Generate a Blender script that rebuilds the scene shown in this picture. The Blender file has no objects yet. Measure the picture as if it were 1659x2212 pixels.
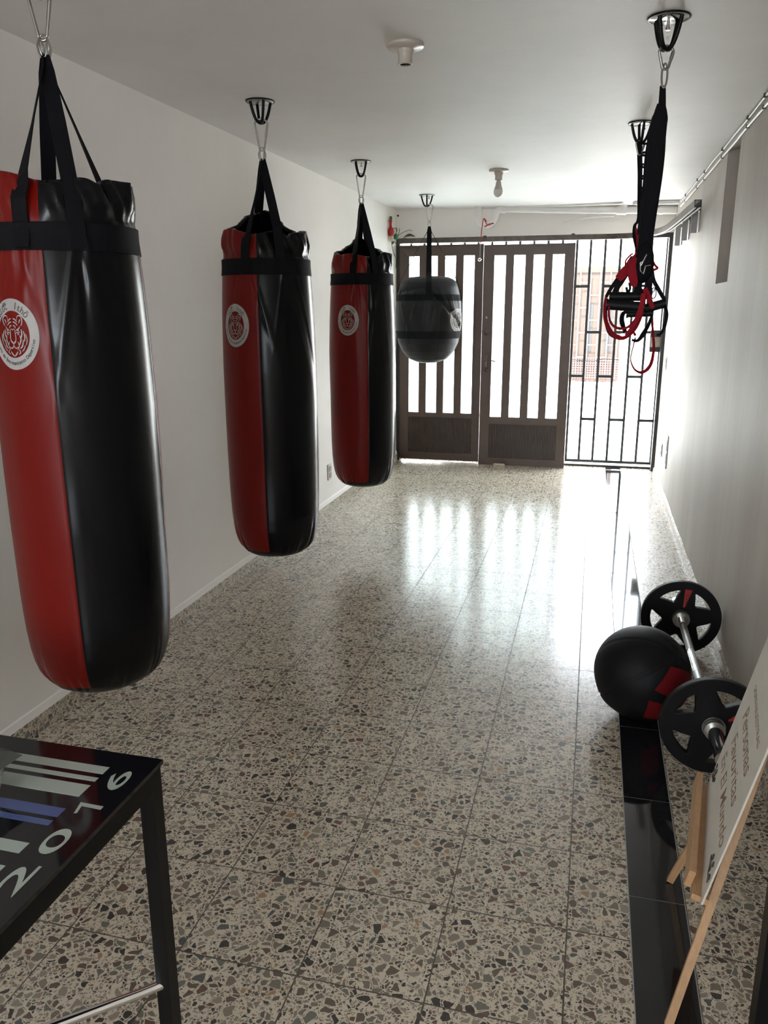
import bpy, math, random
import numpy as np
from mathutils import Matrix, Vector
sc = bpy.context.scene
COL = sc.collection
PI = math.pi
# ------------------------------------------------------------------ camera
cam_d = bpy.data.cameras.new('camera'); cam = bpy.data.objects.new('camera', cam_d); COL.objects.link(cam)
YAW, PIT, ROL, CH = 0.255209, 0.251519, -0.003189, 1.49394
cy, sy, cp, sp = math.cos(YAW), math.sin(YAW), math.cos(PIT), math.sin(PIT)
Fv = Vector((-sy*cp, cy*cp, -sp)); Rv = Vector((cy, sy, 0)); Uv = Rv.cross(Fv)
R2 = math.cos(ROL)*Rv + math.sin(ROL)*Uv; U2 = -math.sin(ROL)*Rv + math.cos(ROL)*Uv
cam.matrix_world = Matrix(((R2.x, U2.x, -Fv.x, 0), (R2.y, U2.y, -Fv.y, 0), (R2.z, U2.z, -Fv.z, CH), (0, 0, 0, 1)))
cam_d.sensor_fit = 'VERTICAL'; cam_d.sensor_height = 36; cam_d.lens = 1708.94/2212*36
cam_d.clip_start = .02; cam_d.clip_end = 200
sc.camera = cam
# ------------------------------------------------------------------ light and exposure
sc.view_settings.view_transform = 'Standard'; sc.view_settings.look = 'None'
sc.view_settings.gamma = 1; sc.view_settings.use_curve_mapping = False
sc.view_settings.exposure = 3.75
SKY, SUN, SUNROT = 1.6, 3.0, (math.radians(38), 0, math.radians(-15))
w = bpy.data.worlds.new('world'); sc.world = w; w.use_nodes = True
w.node_tree.nodes['Background'].inputs[0].default_value = (.86, .93, 1, 1)
w.node_tree.nodes['Background'].inputs[1].default_value = SKY
sl = bpy.data.lights.new('sun', 'SUN'); sl.energy = SUN; sl.angle = math.radians(2); sl.color = (1, .95, .88)
so = bpy.data.objects.new('sun', sl); so.rotation_euler = SUNROT; COL.objects.link(so)
def portal(name, loc, rot, sx, sy_):
    l = bpy.data.lights.new(name, 'AREA'); l.shape = 'RECTANGLE'; l.size = sx; l.size_y = sy_
    l.cycles.is_portal = True
    o = bpy.data.objects.new(name, l); o.location = loc; o.rotation_euler = rot; COL.objects.link(o)
portal('street_portal', (-.62, 7.93, 1.07), (-PI/2, 0, 0), 2.5, 2.1)
portal('added_window_portal', (-.775, -3.16, 1.55), (PI/2, 0, 0), 1.7, .95)  # guides sky light through the fill window added behind the camera
sc.cycles.max_bounces = 14; sc.cycles.diffuse_bounces = 8; sc.cycles.glossy_bounces = 5
sc.cycles.transparent_max_bounces = 16; sc.cycles.sample_clamp_indirect = 6
try: sc.cycles.use_denoising = True
except Exception: pass

# ------------------------------------------------------------------ materials
def nmat(name):
    m = bpy.data.materials.new(name); m.use_nodes = True
    return m, m.node_tree, m.node_tree.nodes['Principled BSDF']
def N(nt, t, **k):
    n = nt.nodes.new(t)
    for a, b in k.items(): setattr(n, a, b)
    return n
def setin(n, i, v):
    n.inputs[i].default_value = v
def math_n(nt, op, a, b=None, c=None):
    n = N(nt, 'ShaderNodeMath', operation=op)
    for i, x in enumerate((a, b, c)):
        if x is None: continue
        if isinstance(x, (int, float)): n.inputs[i].default_value = x
        else: nt.links.new(x, n.inputs[i])
    return n.outputs[0]
def mixc(nt, fac, a, b):
    n = N(nt, 'ShaderNodeMix', data_type='RGBA')
    for s, x in ((n.inputs[0], fac), (n.inputs[6], a), (n.inputs[7], b)):
        if isinstance(x, (int, float)): s.default_value = x
        elif isinstance(x, tuple): s.default_value = (*x, 1) if len(x) == 3 else x
        else: nt.links.new(x, s)
    return n.outputs[2]
def coords(nt, kind='Object', scale=(1, 1, 1)):
    t = N(nt, 'ShaderNodeTexCoord'); mp = N(nt, 'ShaderNodeMapping'); mp.inputs[3].default_value = scale
    nt.links.new(t.outputs[kind], mp.inputs[0]); return mp.outputs[0]
def noise(nt, vec, sc_, det=3, rough=.5):
    n = N(nt, 'ShaderNodeTexNoise'); nt.links.new(vec, n.inputs['Vector'])
    setin(n, 'Scale', sc_); setin(n, 'Detail', det); setin(n, 'Roughness', rough); return n
def ramp(nt, fac, stops, interp='LINEAR'):
    r = N(nt, 'ShaderNodeValToRGB'); cr = r.color_ramp; cr.interpolation = interp
    while len(cr.elements) < len(stops): cr.elements.new(.5)
    for e, (p, c) in zip(cr.elements, stops):
        e.position = p; e.color = (*c, 1) if len(c) == 3 else c
    nt.links.new(fac, r.inputs[0]); return r.outputs[0]
def bump(nt, b, h, strength=.3, dist=.002):
    n = N(nt, 'ShaderNodeBump'); setin(n, 'Strength', strength); setin(n, 'Distance', dist)
    nt.links.new(h, n.inputs['Height']); nt.links.new(n.outputs[0], b.inputs['Normal'])
def simple(name, col, rough=.5, metal=0, var=0, vscale=20, bmp=0, bscale=200, bdist=.001, spec=None, coat=0, stretch=(1, 1, 1)):
    m, nt, b = nmat(name)
    setin(b, 'Base Color', (*col, 1)); setin(b, 'Roughness', rough); setin(b, 'Metallic', metal)
    if spec is not None: setin(b, 'Specular IOR Level', spec)
    if coat: setin(b, 'Coat Weight', coat); setin(b, 'Coat Roughness', .1)
    v = coords(nt, 'Object', stretch)
    if var:
        n = noise(nt, v, vscale, 4)
        c2 = tuple(max(0, x*(1-var)) for x in col); c1 = tuple(min(1, x*(1+var)) for x in col)
        nt.links.new(ramp(nt, n.outputs[0], [(.3, c2), (.7, c1)]), b.inputs['Base Color'])
    if bmp:
        n = noise(nt, v, bscale, 3); bump(nt, b, n.outputs[0], bmp, bdist)
    return m

def terrazzo(name, tile=.3, ox=.0207, oy=2.9048, grout=True, rough=.19, use_yz=False, gy=None):
    m, nt, b = nmat(name); L = nt.links
    t = N(nt, 'ShaderNodeNewGeometry'); sx = N(nt, 'ShaderNodeSeparateXYZ'); L.new(t.outputs['Position'], sx.inputs[0])
    X = sx.outputs[1] if use_yz else sx.outputs[0]; Y = sx.outputs[2] if use_yz else sx.outputs[1]
    ux = math_n(nt, 'DIVIDE', math_n(nt, 'SUBTRACT', X, ox), tile); uy = math_n(nt, 'DIVIDE', math_n(nt, 'SUBTRACT', Y, oy), tile)
    fx = math_n(nt, 'FLOOR', ux); fy = math_n(nt, 'FLOOR', uy)
    cid = N(nt, 'ShaderNodeCombineXYZ'); L.new(fx, cid.inputs[0]); L.new(fy, cid.inputs[1])
    wn = N(nt, 'ShaderNodeTexWhiteNoise', noise_dimensions='3D'); L.new(cid.outputs[0], wn.inputs['Vector'])
    pos = N(nt, 'ShaderNodeCombineXYZ'); L.new(X, pos.inputs[0]); L.new(Y, pos.inputs[1])
    sc1 = N(nt, 'ShaderNodeVectorMath', operation='SCALE'); L.new(wn.outputs['Color'], sc1.inputs[0]); sc1.inputs['Scale'].default_value = 23 if grout else 0
    ad = N(nt, 'ShaderNodeVectorMath', operation='ADD'); L.new(pos.outputs[0], ad.inputs[0]); L.new(sc1.outputs[0], ad.inputs[1])
    dn = noise(nt, ad.outputs[0], 38, 3, .6)
    off = N(nt, 'ShaderNodeVectorMath', operation='SUBTRACT'); L.new(dn.outputs['Color'], off.inputs[0]); off.inputs[1].default_value = (.5, .5, .5)
    off2 = N(nt, 'ShaderNodeVectorMath', operation='SCALE'); L.new(off.outputs[0], off2.inputs[0]); off2.inputs['Scale'].default_value = .017
    V = N(nt, 'ShaderNodeVectorMath', operation='ADD'); L.new(ad.outputs[0], V.inputs[0]); L.new(off2.outputs[0], V.inputs[1])
    def layer(scale, present, m0, m1, seed):
        sh = N(nt, 'ShaderNodeVectorMath', operation='ADD'); L.new(V.outputs[0], sh.inputs[0]); sh.inputs[1].default_value = (seed, seed*1.7, 0)
        a = N(nt, 'ShaderNodeTexVoronoi', voronoi_dimensions='2D', feature='F1'); d = N(nt, 'ShaderNodeTexVoronoi', voronoi_dimensions='2D', feature='DISTANCE_TO_EDGE')
        for q in (a, d): L.new(sh.outputs[0], q.inputs['Vector']); setin(q, 'Scale', scale); setin(q, 'Randomness', 1)
        s = N(nt, 'ShaderNodeSeparateColor'); L.new(a.outputs['Color'], s.inputs[0])
        marg = math_n(nt, 'MULTIPLY_ADD', s.outputs[1], m1, m0)
        ins = math_n(nt, 'SUBTRACT', d.outputs['Distance'], marg)
        pr = math_n(nt, 'LESS_THAN', s.outputs[0], present)
        fac = math_n(nt, 'MULTIPLY', math_n(nt, 'GREATER_THAN', ins, 0), pr)
        ko = math_n(nt, 'MULTIPLY', math_n(nt, 'GREATER_THAN', ins, -.085), pr)
        return fac, ko, s.outputs[2]
    STOPS = [(0, (.035, .032, .03)), (.16, (.12, .09, .068)), (.36, (.19, .155, .12)), (.54, (.24, .20, .155)), (.64, (.15, .15, .125)), (.74, (.29, .25, .195)), (.86, (.13, .07, .05)), (.93, (.085, .095, .095)), (.98, (.36, .22, .12))]
    mat_n = noise(nt, pos.outputs[0], 9, 4)
    tint = mixc(nt, wn.outputs['Value'], (.60, .53, .42), (.65, .58, .465))
    matrix = mixc(nt, mat_n.outputs[0], tint, (.615, .545, .435))
    sp_, ko_, rc_ = layer(230, .3, .05, .15, 5.1)
    c = mixc(nt, sp_, matrix, (.3, .25, .2))
    hgt = sp_
    for scale, pres, m0, m1, seed in ((118, .42, .10, .14, 1.3), (66, .50, .10, .15, 3.7), (40, .42, .085, .15, 7.9)):
        f, ko, rc = layer(scale, pres, m0, m1, seed)
        c = mixc(nt, ko, c, matrix)
        vn = noise(nt, pos.outputs[0], 160, 2)
        cc = ramp(nt, rc, STOPS, 'CONSTANT')
        cc = mixc(nt, math_n(nt, 'MULTIPLY', vn.outputs[0], .18), cc, (.45, .4, .34))
        c = mixc(nt, f, c, cc)
        hgt = math_n(nt, 'MAXIMUM', math_n(nt, 'MULTIPLY', hgt, math_n(nt, 'SUBTRACT', 1, ko)), f)
    if grout:
        ax = math_n(nt, 'ABSOLUTE', math_n(nt, 'SUBTRACT', math_n(nt, 'FRACT', ux), .5)); ay = math_n(nt, 'ABSOLUTE', math_n(nt, 'SUBTRACT', math_n(nt, 'FRACT', uy), .5))
        wob = noise(nt, pos.outputs[0], 60, 3)
        th = math_n(nt, 'SUBTRACT', .4985, math_n(nt, 'MULTIPLY', wob.outputs[0], .009))
        gl = math_n(nt, 'GREATER_THAN', math_n(nt, 'MAXIMUM', ax, ay), th)
        gc = mixc(nt, noise(nt, pos.outputs[0], 3.5, 3).outputs[0], (.03, .024, .018), (.12, .095, .07))
        c = mixc(nt, gl, c, gc)
        hgt = math_n(nt, 'SUBTRACT', hgt, math_n(nt, 'MULTIPLY', gl, 3))
        rg = math_n(nt, 'MULTIPLY_ADD', gl, .5, rough)
        rn = noise(nt, pos.outputs[0], 2.2, 4)
        rg = math_n(nt, 'ADD', rg, math_n(nt, 'MULTIPLY', math_n(nt, 'SUBTRACT', rn.outputs[0], .5), .12))
        L.new(rg, b.inputs['Roughness'])
    else: setin(b, 'Roughness', .4)
    L.new(c, b.inputs['Base Color'])
    big = noise(nt, pos.outputs[0], 18, 2)
    hh = math_n(nt, 'ADD', math_n(nt, 'MULTIPLY', hgt, .08), math_n(nt, 'MULTIPLY', big.outputs[0], .9))
    bump(nt, b, hh, .35, .0009)
    return m

def plaster(name, col, streak=0, blot=.03, rough=.55, bstr=.25):
    m, nt, b = nmat(name); L = nt.links
    v = coords(nt, 'Object')
    n1 = noise(nt, v, 1.3, 5, .6); n2 = noise(nt, v, 14, 4)
    c = ramp(nt, n1.outputs[0], [(.3, tuple(x*(1-blot) for x in col)), (.7, tuple(min(1, x*(1+blot)) for x in col))])
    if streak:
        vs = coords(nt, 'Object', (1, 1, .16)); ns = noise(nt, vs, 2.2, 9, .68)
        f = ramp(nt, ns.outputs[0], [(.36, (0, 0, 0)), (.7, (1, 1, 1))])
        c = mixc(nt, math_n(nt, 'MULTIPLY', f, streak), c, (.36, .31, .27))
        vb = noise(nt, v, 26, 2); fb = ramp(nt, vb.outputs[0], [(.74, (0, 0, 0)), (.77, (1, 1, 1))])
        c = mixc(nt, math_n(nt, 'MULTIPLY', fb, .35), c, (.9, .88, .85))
    L.new(c, b.inputs['Base Color']); setin(b, 'Roughness', rough); setin(b, 'Specular IOR Level', .3)
    h = math_n(nt, 'ADD', math_n(nt, 'MULTIPLY', n1.outputs[0], 3), math_n(nt, 'MULTIPLY', n2.outputs[0], .4))
    bump(nt, b, h, bstr, .006)
    return m

def wood(name, c1, c2, rough=.45, sc_=30):
    m, nt, b = nmat(name)
    v = coords(nt, 'Generated', (1, 1, .12)); n = noise(nt, v, sc_, 5, .6)
    nt.links.new(ramp(nt, n.outputs[0], [(.3, c1), (.7, c2)]), b.inputs['Base Color']); setin(b, 'Roughness', rough)
    return m

def vinyl(name, col, rough=.3, spec=.4):
    m, nt, b = nmat(name); v = coords(nt, 'Object')
    setin(b, 'Base Color', (*col, 1)); setin(b, 'Roughness', rough); setin(b, 'Specular IOR Level', spec)
    n = noise(nt, v, 350, 2); n2 = noise(nt, v, 22, 4)
    n3 = noise(nt, v, 5, 2); h = math_n(nt, 'ADD', math_n(nt, 'MULTIPLY', n.outputs[0], .06), n3.outputs[0])
    bump(nt, b, h, .12, .0012)
    return m

def webbing(name, col):
    m, nt, b = nmat(name); v = coords(nt, 'Object')
    wv = N(nt, 'ShaderNodeTexWave'); nt.links.new(v, wv.inputs[0]); setin(wv, 'Scale', 180); setin(wv, 'Distortion', 1)
    nt.links.new(ramp(nt, wv.outputs[0], [(0, tuple(x*.8 for x in col)), (1, col)]), b.inputs['Base Color'])
    setin(b, 'Roughness', .75); setin(b, 'Specular IOR Level', .15); bump(nt, b, wv.outputs[0], .4, .0006)
    return m

def pattern_glass(name):
    m, nt, b = nmat(name); L = nt.links; nt.nodes.remove(b)
    out = nt.nodes['Material Output']
    v = coords(nt, 'Object', (1, 1, 1)); vo = N(nt, 'ShaderNodeTexVoronoi', feature='F1'); L.new(v, vo.inputs['Vector']); setin(vo, 'Scale', 120); setin(vo, 'Randomness', .15)
    bp = N(nt, 'ShaderNodeBump'); setin(bp, 'Strength', .5); setin(bp, 'Distance', .002); L.new(vo.outputs['Distance'], bp.inputs['Height'])
    tr = N(nt, 'ShaderNodeBsdfTransparent'); tr.inputs[0].default_value = (.92, .96, .95, 1)
    tl = N(nt, 'ShaderNodeBsdfTranslucent'); tl.inputs[0].default_value = (.9, .95, .93, 1); L.new(bp.outputs[0], tl.inputs['Normal'])
    gl = N(nt, 'ShaderNodeBsdfGlossy'); setin(gl, 'Roughness', .15); L.new(bp.outputs[0], gl.inputs['Normal'])
    m1 = N(nt, 'ShaderNodeMixShader'); L.new(ramp(nt, vo.outputs['Distance'], [(.2, (.1,)*3), (.7, (.5,)*3)]), m1.inputs[0]); L.new(tr.outputs[0], m1.inputs[1]); L.new(tl.outputs[0], m1.inputs[2])
    m2 = N(nt, 'ShaderNodeMixShader'); m2.inputs[0].default_value = .06; L.new(m1.outputs[0], m2.inputs[1]); L.new(gl.outputs[0], m2.inputs[2])
    L.new(m2.outputs[0], out.inputs[0]); return m

M = {}
M['floor'] = terrazzo('terrazzo_tiles')
M['floor_r'] = terrazzo('terrazzo_tiles_right', ox=.315, oy=.203)
M['terr_base'] = terrazzo('terrazzo_skirting', use_yz=True, grout=False)
M['wall'] = plaster('white_wall', (.88, .855, .825))
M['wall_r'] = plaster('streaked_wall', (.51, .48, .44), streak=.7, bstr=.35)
M['ceil'] = plaster('ceiling_paint', (.745, .73, .715), blot=.05, bstr=.5)
M['blackwork'] = simple('black_granite', (.012, .012, .014), .05, var=.4, vscale=60, spec=.6)
M['jointgrey'] = simple('joint_grout', (.35, .35, .34), .7)
M['red'] = vinyl('red_vinyl', (.165, .005, .003), .34, .22)
M['black'] = vinyl('black_vinyl', (.003, .0034, .0045), .22, .22)
M['greyblack'] = vinyl('matte_black_vinyl', (.010, .011, .013), .45, .3)
M['web'] = webbing('black_webbing', (.006, .006, .008))
M['web2'] = webbing('grey_black_webbing', (.009, .010, .012))
M['redweb'] = webbing('red_webbing', (.3, .01, .02))
M['steel'] = simple('dull_steel', (.45, .44, .41), .32, 1, bmp=.1, bscale=90)
M['chrome'] = simple('chrome', (.75, .75, .75), .12, 1)
M['knurl'] = simple('knurled_steel', (.5, .5, .5), .38, 1, bmp=.5, bscale=900, bdist=.0005)
M['blackmetal'] = simple('black_painted_metal', (.0045, .0045, .005), .35, spec=.18)
M['badge'] = simple('silver_print', (.42, .41, .40), .5, var=.08, vscale=30)
M['badgetxt'] = simple('dark_print', (.10, .09, .09), .6)
M['brown'] = simple('brown_aluminium', (.085, .055, .042), .38, var=.12, vscale=6, bmp=.05)
M['browndk'] = simple('brown_ribbed_panel', (.062, .043, .033), .45, var=.2, vscale=9)
M['darkframe'] = simple('dark_steel_frame', (.025, .022, .02), .5, var=.4, vscale=12)
M['rail'] = simple('galvanised_track', (.10, .082, .07), .42, .6, var=.3, vscale=20)
M['gate'] = simple('dark_green_gate_paint', (.018, .024, .024), .4)
M['glass'] = pattern_glass('patterned_glass')
M['pvc'] = simple('white_pvc', (.72, .71, .69), .35, var=.05, vscale=8)
M['porc'] = simple('beige_porcelain', (.52, .47, .41), .3)
M['bulbbase'] = simple('bulb_body', (.48, .46, .42), .45)
M['bulb'] = simple('bulb_dome', (.72, .7, .64), .3)
M['socket_metal'] = simple('socket_dark', (.06, .045, .035), .4, .6)
M['wood'] = wood('light_pine', (.42, .24, .115), (.52, .32, .165))
M['sign'] = simple('cream_card', (.62, .59, .53), .6, var=.02)
M['signtxt'] = simple('brown_ink', (.30, .19, .11), .6)
M['signblk'] = simple('black_ink', (.03, .028, .025), .6)
M['rubber'] = simple('black_rubber', (.006, .006, .0065), .5, spec=.2, bmp=.15, bscale=300)
M['redlabel'] = simple('red_label', (.38, .015, .015), .5)
M['ballk'] = vinyl('ball_black', (.006, .006, .007), .55, .18)
M['ballr'] = vinyl('ball_red', (.13, .005, .007), .6, .15)
M['tglass'] = simple('black_glass_top', (.006, .006, .008), .06, spec=.6)
M['stripew'] = simple('pale_green_print', (.36, .42, .38), .12, spec=.6)
M['stripeb'] = simple('blue_print', (.07, .10, .26), .12, spec=.6)
M['plate'] = simple('white_plastic', (.68, .67, .65), .35)
M['plategrey'] = simple('grey_plastic', (.35, .35, .36), .4)
M['cord'] = simple('red_cord', (.35, .02, .03), .6)
M['green'] = simple('green_foil', (.01, .16, .05), .35)
M['stem'] = simple('green_stem', (.07, .10, .05), .6)
M['cream'] = simple('cream_cloth', (.55, .45, .35), .7)
M['cement'] = simple('cement_block', (.40, .35, .29), .9, var=.2, vscale=40, bmp=.4, bscale=80, bdist=.003)
M['street'] = simple('pale_concrete', (.62, .61, .58), .85, var=.06, vscale=2)
M['outwall'] = simple('white_stucco', (.7, .69, .67), .85)
M['varnish'] = wood('varnished_wood', (.018, .0076, .0024), (.028, .012, .004), .5, 14)
M['wooddark'] = simple('dark_gap', (.009, .0075, .008), .6)
M['outgrey'] = simple('grey_sheet', (.035, .038, .038), .6)
M['whiteiron'] = simple('white_iron', (.05, .046, .046), .5)
M['lintel'] = simple('pinkish_brick', (.045, .02, .014), .8, var=.2, vscale=25)

# ------------------------------------------------------------------ geometry helpers
def norm(v): v = np.asarray(v, float); return v/max(1e-12, np.linalg.norm(v))
class G:
    def __init__(s): s.v = []; s.f = []; s.m = []; s.sm = []
    def add(s, v, f, mi=0, smooth=False):
        o = len(s.v); s.v += [tuple(map(float, p)) for p in v]
        for q in f: s.f.append(tuple(i+o for i in q)); s.m.append(mi); s.sm.append(smooth)
        return s
    def box(s, x0, x1, y0, y1, z0, z1, mi=0):
        v = [(x, y, z) for z in (z0, z1) for y in (y0, y1) for x in (x0, x1)]
        return s.add(v, [(0, 2, 3, 1), (4, 5, 7, 6), (0, 1, 5, 4), (2, 6, 7, 3), (0, 4, 6, 2), (1, 3, 7, 5)], mi)
    def bar(s, a, b, w_, h_, up=(0, 0, 1), mi=0):
        a, b = np.array(a, float), np.array(b, float); d = norm(b-a)
        r = np.cross(d, up); r = norm(r) if np.linalg.norm(r) > 1e-6 else norm(np.cross(d, (0, 1, 0))); u = np.cross(r, d)
        v = []
        for p in (a, b):
            for i, j in ((-1, -1), (1, -1), (1, 1), (-1, 1)): v.append(p+r*i*w_/2+u*j*h_/2)
        return s.add(v, [(0, 3, 2, 1), (4, 5, 6, 7), (0, 1, 5, 4), (1, 2, 6, 5), (2, 3, 7, 6), (3, 0, 4, 7)], mi)
    def tube(s, pts, r, n=10, closed=False, mi=0, cap=True):
        P = [np.array(p, float) for p in pts]; k = len(P)
        rr = r if hasattr(r, '__len__') else [r]*k
        T = [norm(P[(i+1) % k]-P[i-1]) if closed else norm(P[min(i+1, k-1)]-P[max(i-1, 0)]) for i in range(k)]
        u = np.cross(T[0], (0, 0, 1)); u = norm(u) if np.linalg.norm(u) > .1 else norm(np.cross(T[0], (1, 0, 0)))
        v = []
        for i in range(k):
            u = norm(u-T[i]*np.dot(u, T[i])); w_ = np.cross(T[i], u)
            for j in range(n):
                a = 2*PI*j/n; v.append(P[i]+rr[i]*(math.cos(a)*u+math.sin(a)*w_))
        f = []
        for i in range(k if closed else k-1):
            i2 = (i+1) % k
            for j in range(n): f.append((i*n+j, i*n+(j+1) % n, i2*n+(j+1) % n, i2*n+j))
        s.add(v, f, mi, True)
        if cap and not closed:
            s.add(v[:n], [tuple(range(n))[::-1]], mi); s.add(v[-n:], [tuple(range(n))], mi)
        return s
    def lathe(s, prof, c=(0, 0, 0), n=32, axis='z', mi=0, smooth=True):
        v = []
        for r, h in prof:
            for j in range(n):
                a = 2*PI*j/n; x, y, z = r*math.cos(a), r*math.sin(a), h
                if axis == 'y': x, y, z = x, h, y
                v.append((c[0]+x, c[1]+y, c[2]+z))
        f = [(i*n+j, i*n+(j+1) % n, (i+1)*n+(j+1) % n, (i+1)*n+j) for i in range(len(prof)-1) for j in range(n)]
        return s.add(v, f, mi, smooth)
    def ribbon(s, pts, width, wdir, thick=.0025, mi=0):
        P = [np.array(p, float) for p in pts]; k = len(P)
        ww = width if hasattr(width, '__len__') else [width]*k
        wd = wdir if hasattr(wdir[0], '__len__') else [wdir]*k
        v = []
        for i in range(k):
            t = norm(P[min(i+1, k-1)]-P[max(i-1, 0)]); a = norm(wd[i]); a = norm(a-t*np.dot(a, t)); nn = np.cross(t, a)
            for p, q in ((-1, -1), (1, -1), (1, 1), (-1, 1)): v.append(P[i]+a*p*ww[i]/2+nn*q*thick/2)
        f = [(0, 1, 2, 3), tuple((k-1)*4+j for j in (3, 2, 1, 0))]
        for i in range(k-1):
            for j in range(4): f.append((i*4+j, i*4+(j+1) % 4, (i+1)*4+(j+1) % 4, (i+1)*4+j))
        return s.add(v, f, mi, False)
    def build(s, name, mats, parent=None):
        me = bpy.data.meshes.new(name); me.from_pydata(s.v, [], s.f)
        for m in (mats if isinstance(mats, (list, tuple)) else [mats]): me.materials.append(M[m] if isinstance(m, str) else m)
        me.polygons.foreach_set('material_index', s.m); me.polygons.foreach_set('use_smooth', s.sm)
        me.update(); me.validate()
        bm_fix(me)
        o = bpy.data.objects.new(name, me); COL.objects.link(o)
        if parent: o.parent = parent
        return o
import bmesh
def bm_fix(me):
    bm = bmesh.new(); bm.from_mesh(me); bmesh.ops.recalc_face_normals(bm, faces=bm.faces); bm.to_mesh(me); bm.free()
def tag(o, label=None, cat=None, group=None, kind=None):
    if label: o['label'] = label
    if cat: o['category'] = cat
    if group: o['group'] = group
    if kind: o['kind'] = kind
    return o
def empty(name, loc=(0, 0, 0), label=None, cat=None, group=None, rz=0):
    o = bpy.data.objects.new(name, None); o.location = loc; o.rotation_euler = (0, 0, rz); o.empty_display_size = .05; COL.objects.link(o)
    return tag(o, label, cat, group)
def struct(name, g, m): return tag(g.build(name, m), kind='structure')
def copy_tree(o, parent=None):
    c = o.copy(); COL.objects.link(c); c.parent = parent
    for ch in list(o.children): copy_tree(ch, c)
    return c
def bez(pts, n=8, closed=False):
    P = [np.array(p, float) for p in pts]; k = len(P); out = []
    for i in range(k if closed else k-1):
        p0 = P[(i-1) % k] if closed or i > 0 else P[i]; p1 = P[i]; p2 = P[(i+1) % k]; p3 = P[(i+2) % k] if closed or i+2 < k else P[(i+1) % k]
        for j in range(n):
            t = j/n; out.append(.5*((2*p1)+(-p0+p2)*t+(2*p0-5*p1+4*p2-p3)*t*t+(-p0+3*p1-3*p2+p3)*t**3))
    if not closed: out.append(P[-1])
    return out
def text2d(body, size=1.0, offset=0.0, shear=0.0, align='LEFT', extrude=0):
    cu = bpy.data.curves.new('t', 'FONT'); cu.body = body; cu.size = size; cu.offset = offset; cu.shear = shear; cu.align_x = align; cu.resolution_u = 6; cu.extrude = extrude
    ob = bpy.data.objects.new('t', cu); COL.objects.link(ob)
    dg = bpy.context.evaluated_depsgraph_get(); me = bpy.data.meshes.new_from_object(ob.evaluated_get(dg))
    v = [tuple(p.co) for p in me.vertices]; f = [tuple(p.vertices) for p in me.polygons]
    bpy.data.objects.remove(ob); bpy.data.curves.remove(cu); bpy.data.meshes.remove(me)
    return v, f
def shape2d(loops, extrude, bevel=0):
    cu = bpy.data.curves.new('s', 'CURVE'); cu.dimensions = '2D'; cu.fill_mode = 'BOTH'; cu.extrude = extrude; cu.bevel_depth = bevel; cu.bevel_resolution = 1
    for lp in loops:
        sp_ = cu.splines.new('POLY'); sp_.points.add(len(lp)-1); sp_.use_cyclic_u = True
        for i, (x, y) in enumerate(lp): sp_.points[i].co = (x, y, 0, 1)
    ob = bpy.data.objects.new('s', cu); COL.objects.link(ob)
    dg = bpy.context.evaluated_depsgraph_get(); me = bpy.data.meshes.new_from_object(ob.evaluated_get(dg))
    v = [tuple(p.co) for p in me.vertices]; f = [tuple(p.vertices) for p in me.polygons]
    bpy.data.objects.remove(ob); bpy.data.curves.remove(cu); bpy.data.meshes.remove(me)
    return v, f

# ------------------------------------------------------------------ the room
XL, XR, YB, YF = -1.885, .615, -3.0, 7.72
def cz(x, y):
    l = 2.340+.0078*y; r = 2.326+.0017*y; return l+(r-l)*(x-XL)/(XR-XL)
def quadgrid(x0, x1, y0, y1, zf, nx, ny, thick, down=True):
    g = G(); v = []; f = []
    for s_ in (0, 1):
        for j in range(ny+1):
            for i in range(nx+1):
                x = x0+(x1-x0)*i/nx; y = y0+(y1-y0)*j/ny; v.append((x, y, zf(x, y)+s_*thick))
    W = nx+1; K = W*(ny+1)
    for j in range(ny):
        for i in range(nx):
            a = j*W+i; f.append((a, a+W, a+W+1, a+1)); f.append((a+K, a+1+K, a+W+1+K, a+W+K))
    for i in range(nx): f.append((i, i+1, i+1+K, i+K)); a = ny*W+i; f.append((a, a+K, a+1+K, a+1))
    for j in range(ny): a = j*W; f.append((a, a+K, a+W+K, a+W)); a = j*W+nx; f.append((a, a+W, a+W+K, a+K))
    return g.add(v, f)
SX0, SX1 = .172, .315
struct('floor', G().box(XL-.1, SX0, YB, YF+.12, -.1, 0), 'floor')
struct('floor', G().box(SX1, XR+.1, YB, YF+.12, -.1, 0), 'floor_r')
# the dark border strip: granite tiles 45 cm long with pale joints
g = G(); y = 1.415-.45*10
while y < YF:
    y0, y1 = max(YB, y+.0015), min(YF+.1, y+.45-.0015)
    if y1 > y0: g.box(SX0+.003, SX1-.003, y0, y1, -.05, .0004, 0)
    y += .45
g.box(SX0, SX1, YB, YF+.12, -.1, -.0006, 1)
struct('trim_1', g, ['blackwork', 'jointgrey'])
struct('ceiling', quadgrid(XL-.1, XR+.1, YB-.1, YF+.15, cz, 6, 12, .12), 'ceil')
struct('wall_left', G().box(XL-.12, XL, YB-.1, YF+.15, -.1, 2.5), 'wall')
NY0, NY1, NZ0, NZ1 = 4.352, 4.762, 1.618, 2.29
g = G()
g.box(XR, XR+.16, YB-.1, NY0, -.1, 2.5); g.box(XR, XR+.16, NY1, YF+.15, -.1, 2.5)
g.box(XR, XR+.16, NY0, NY1, -.1, NZ0); g.box(XR, XR+.16, NY0, NY1, NZ1, 2.5); g.box(XR+.13, XR+.16, NY0, NY1, NZ0, NZ1)
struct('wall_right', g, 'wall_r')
g = G(); g.box(XL, XR, YF, YF+.14, 2.135, 2.5)
struct('wall_back', g, 'wall')
g = G()   # the wall behind the camera, with a window added to light the near end
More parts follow.
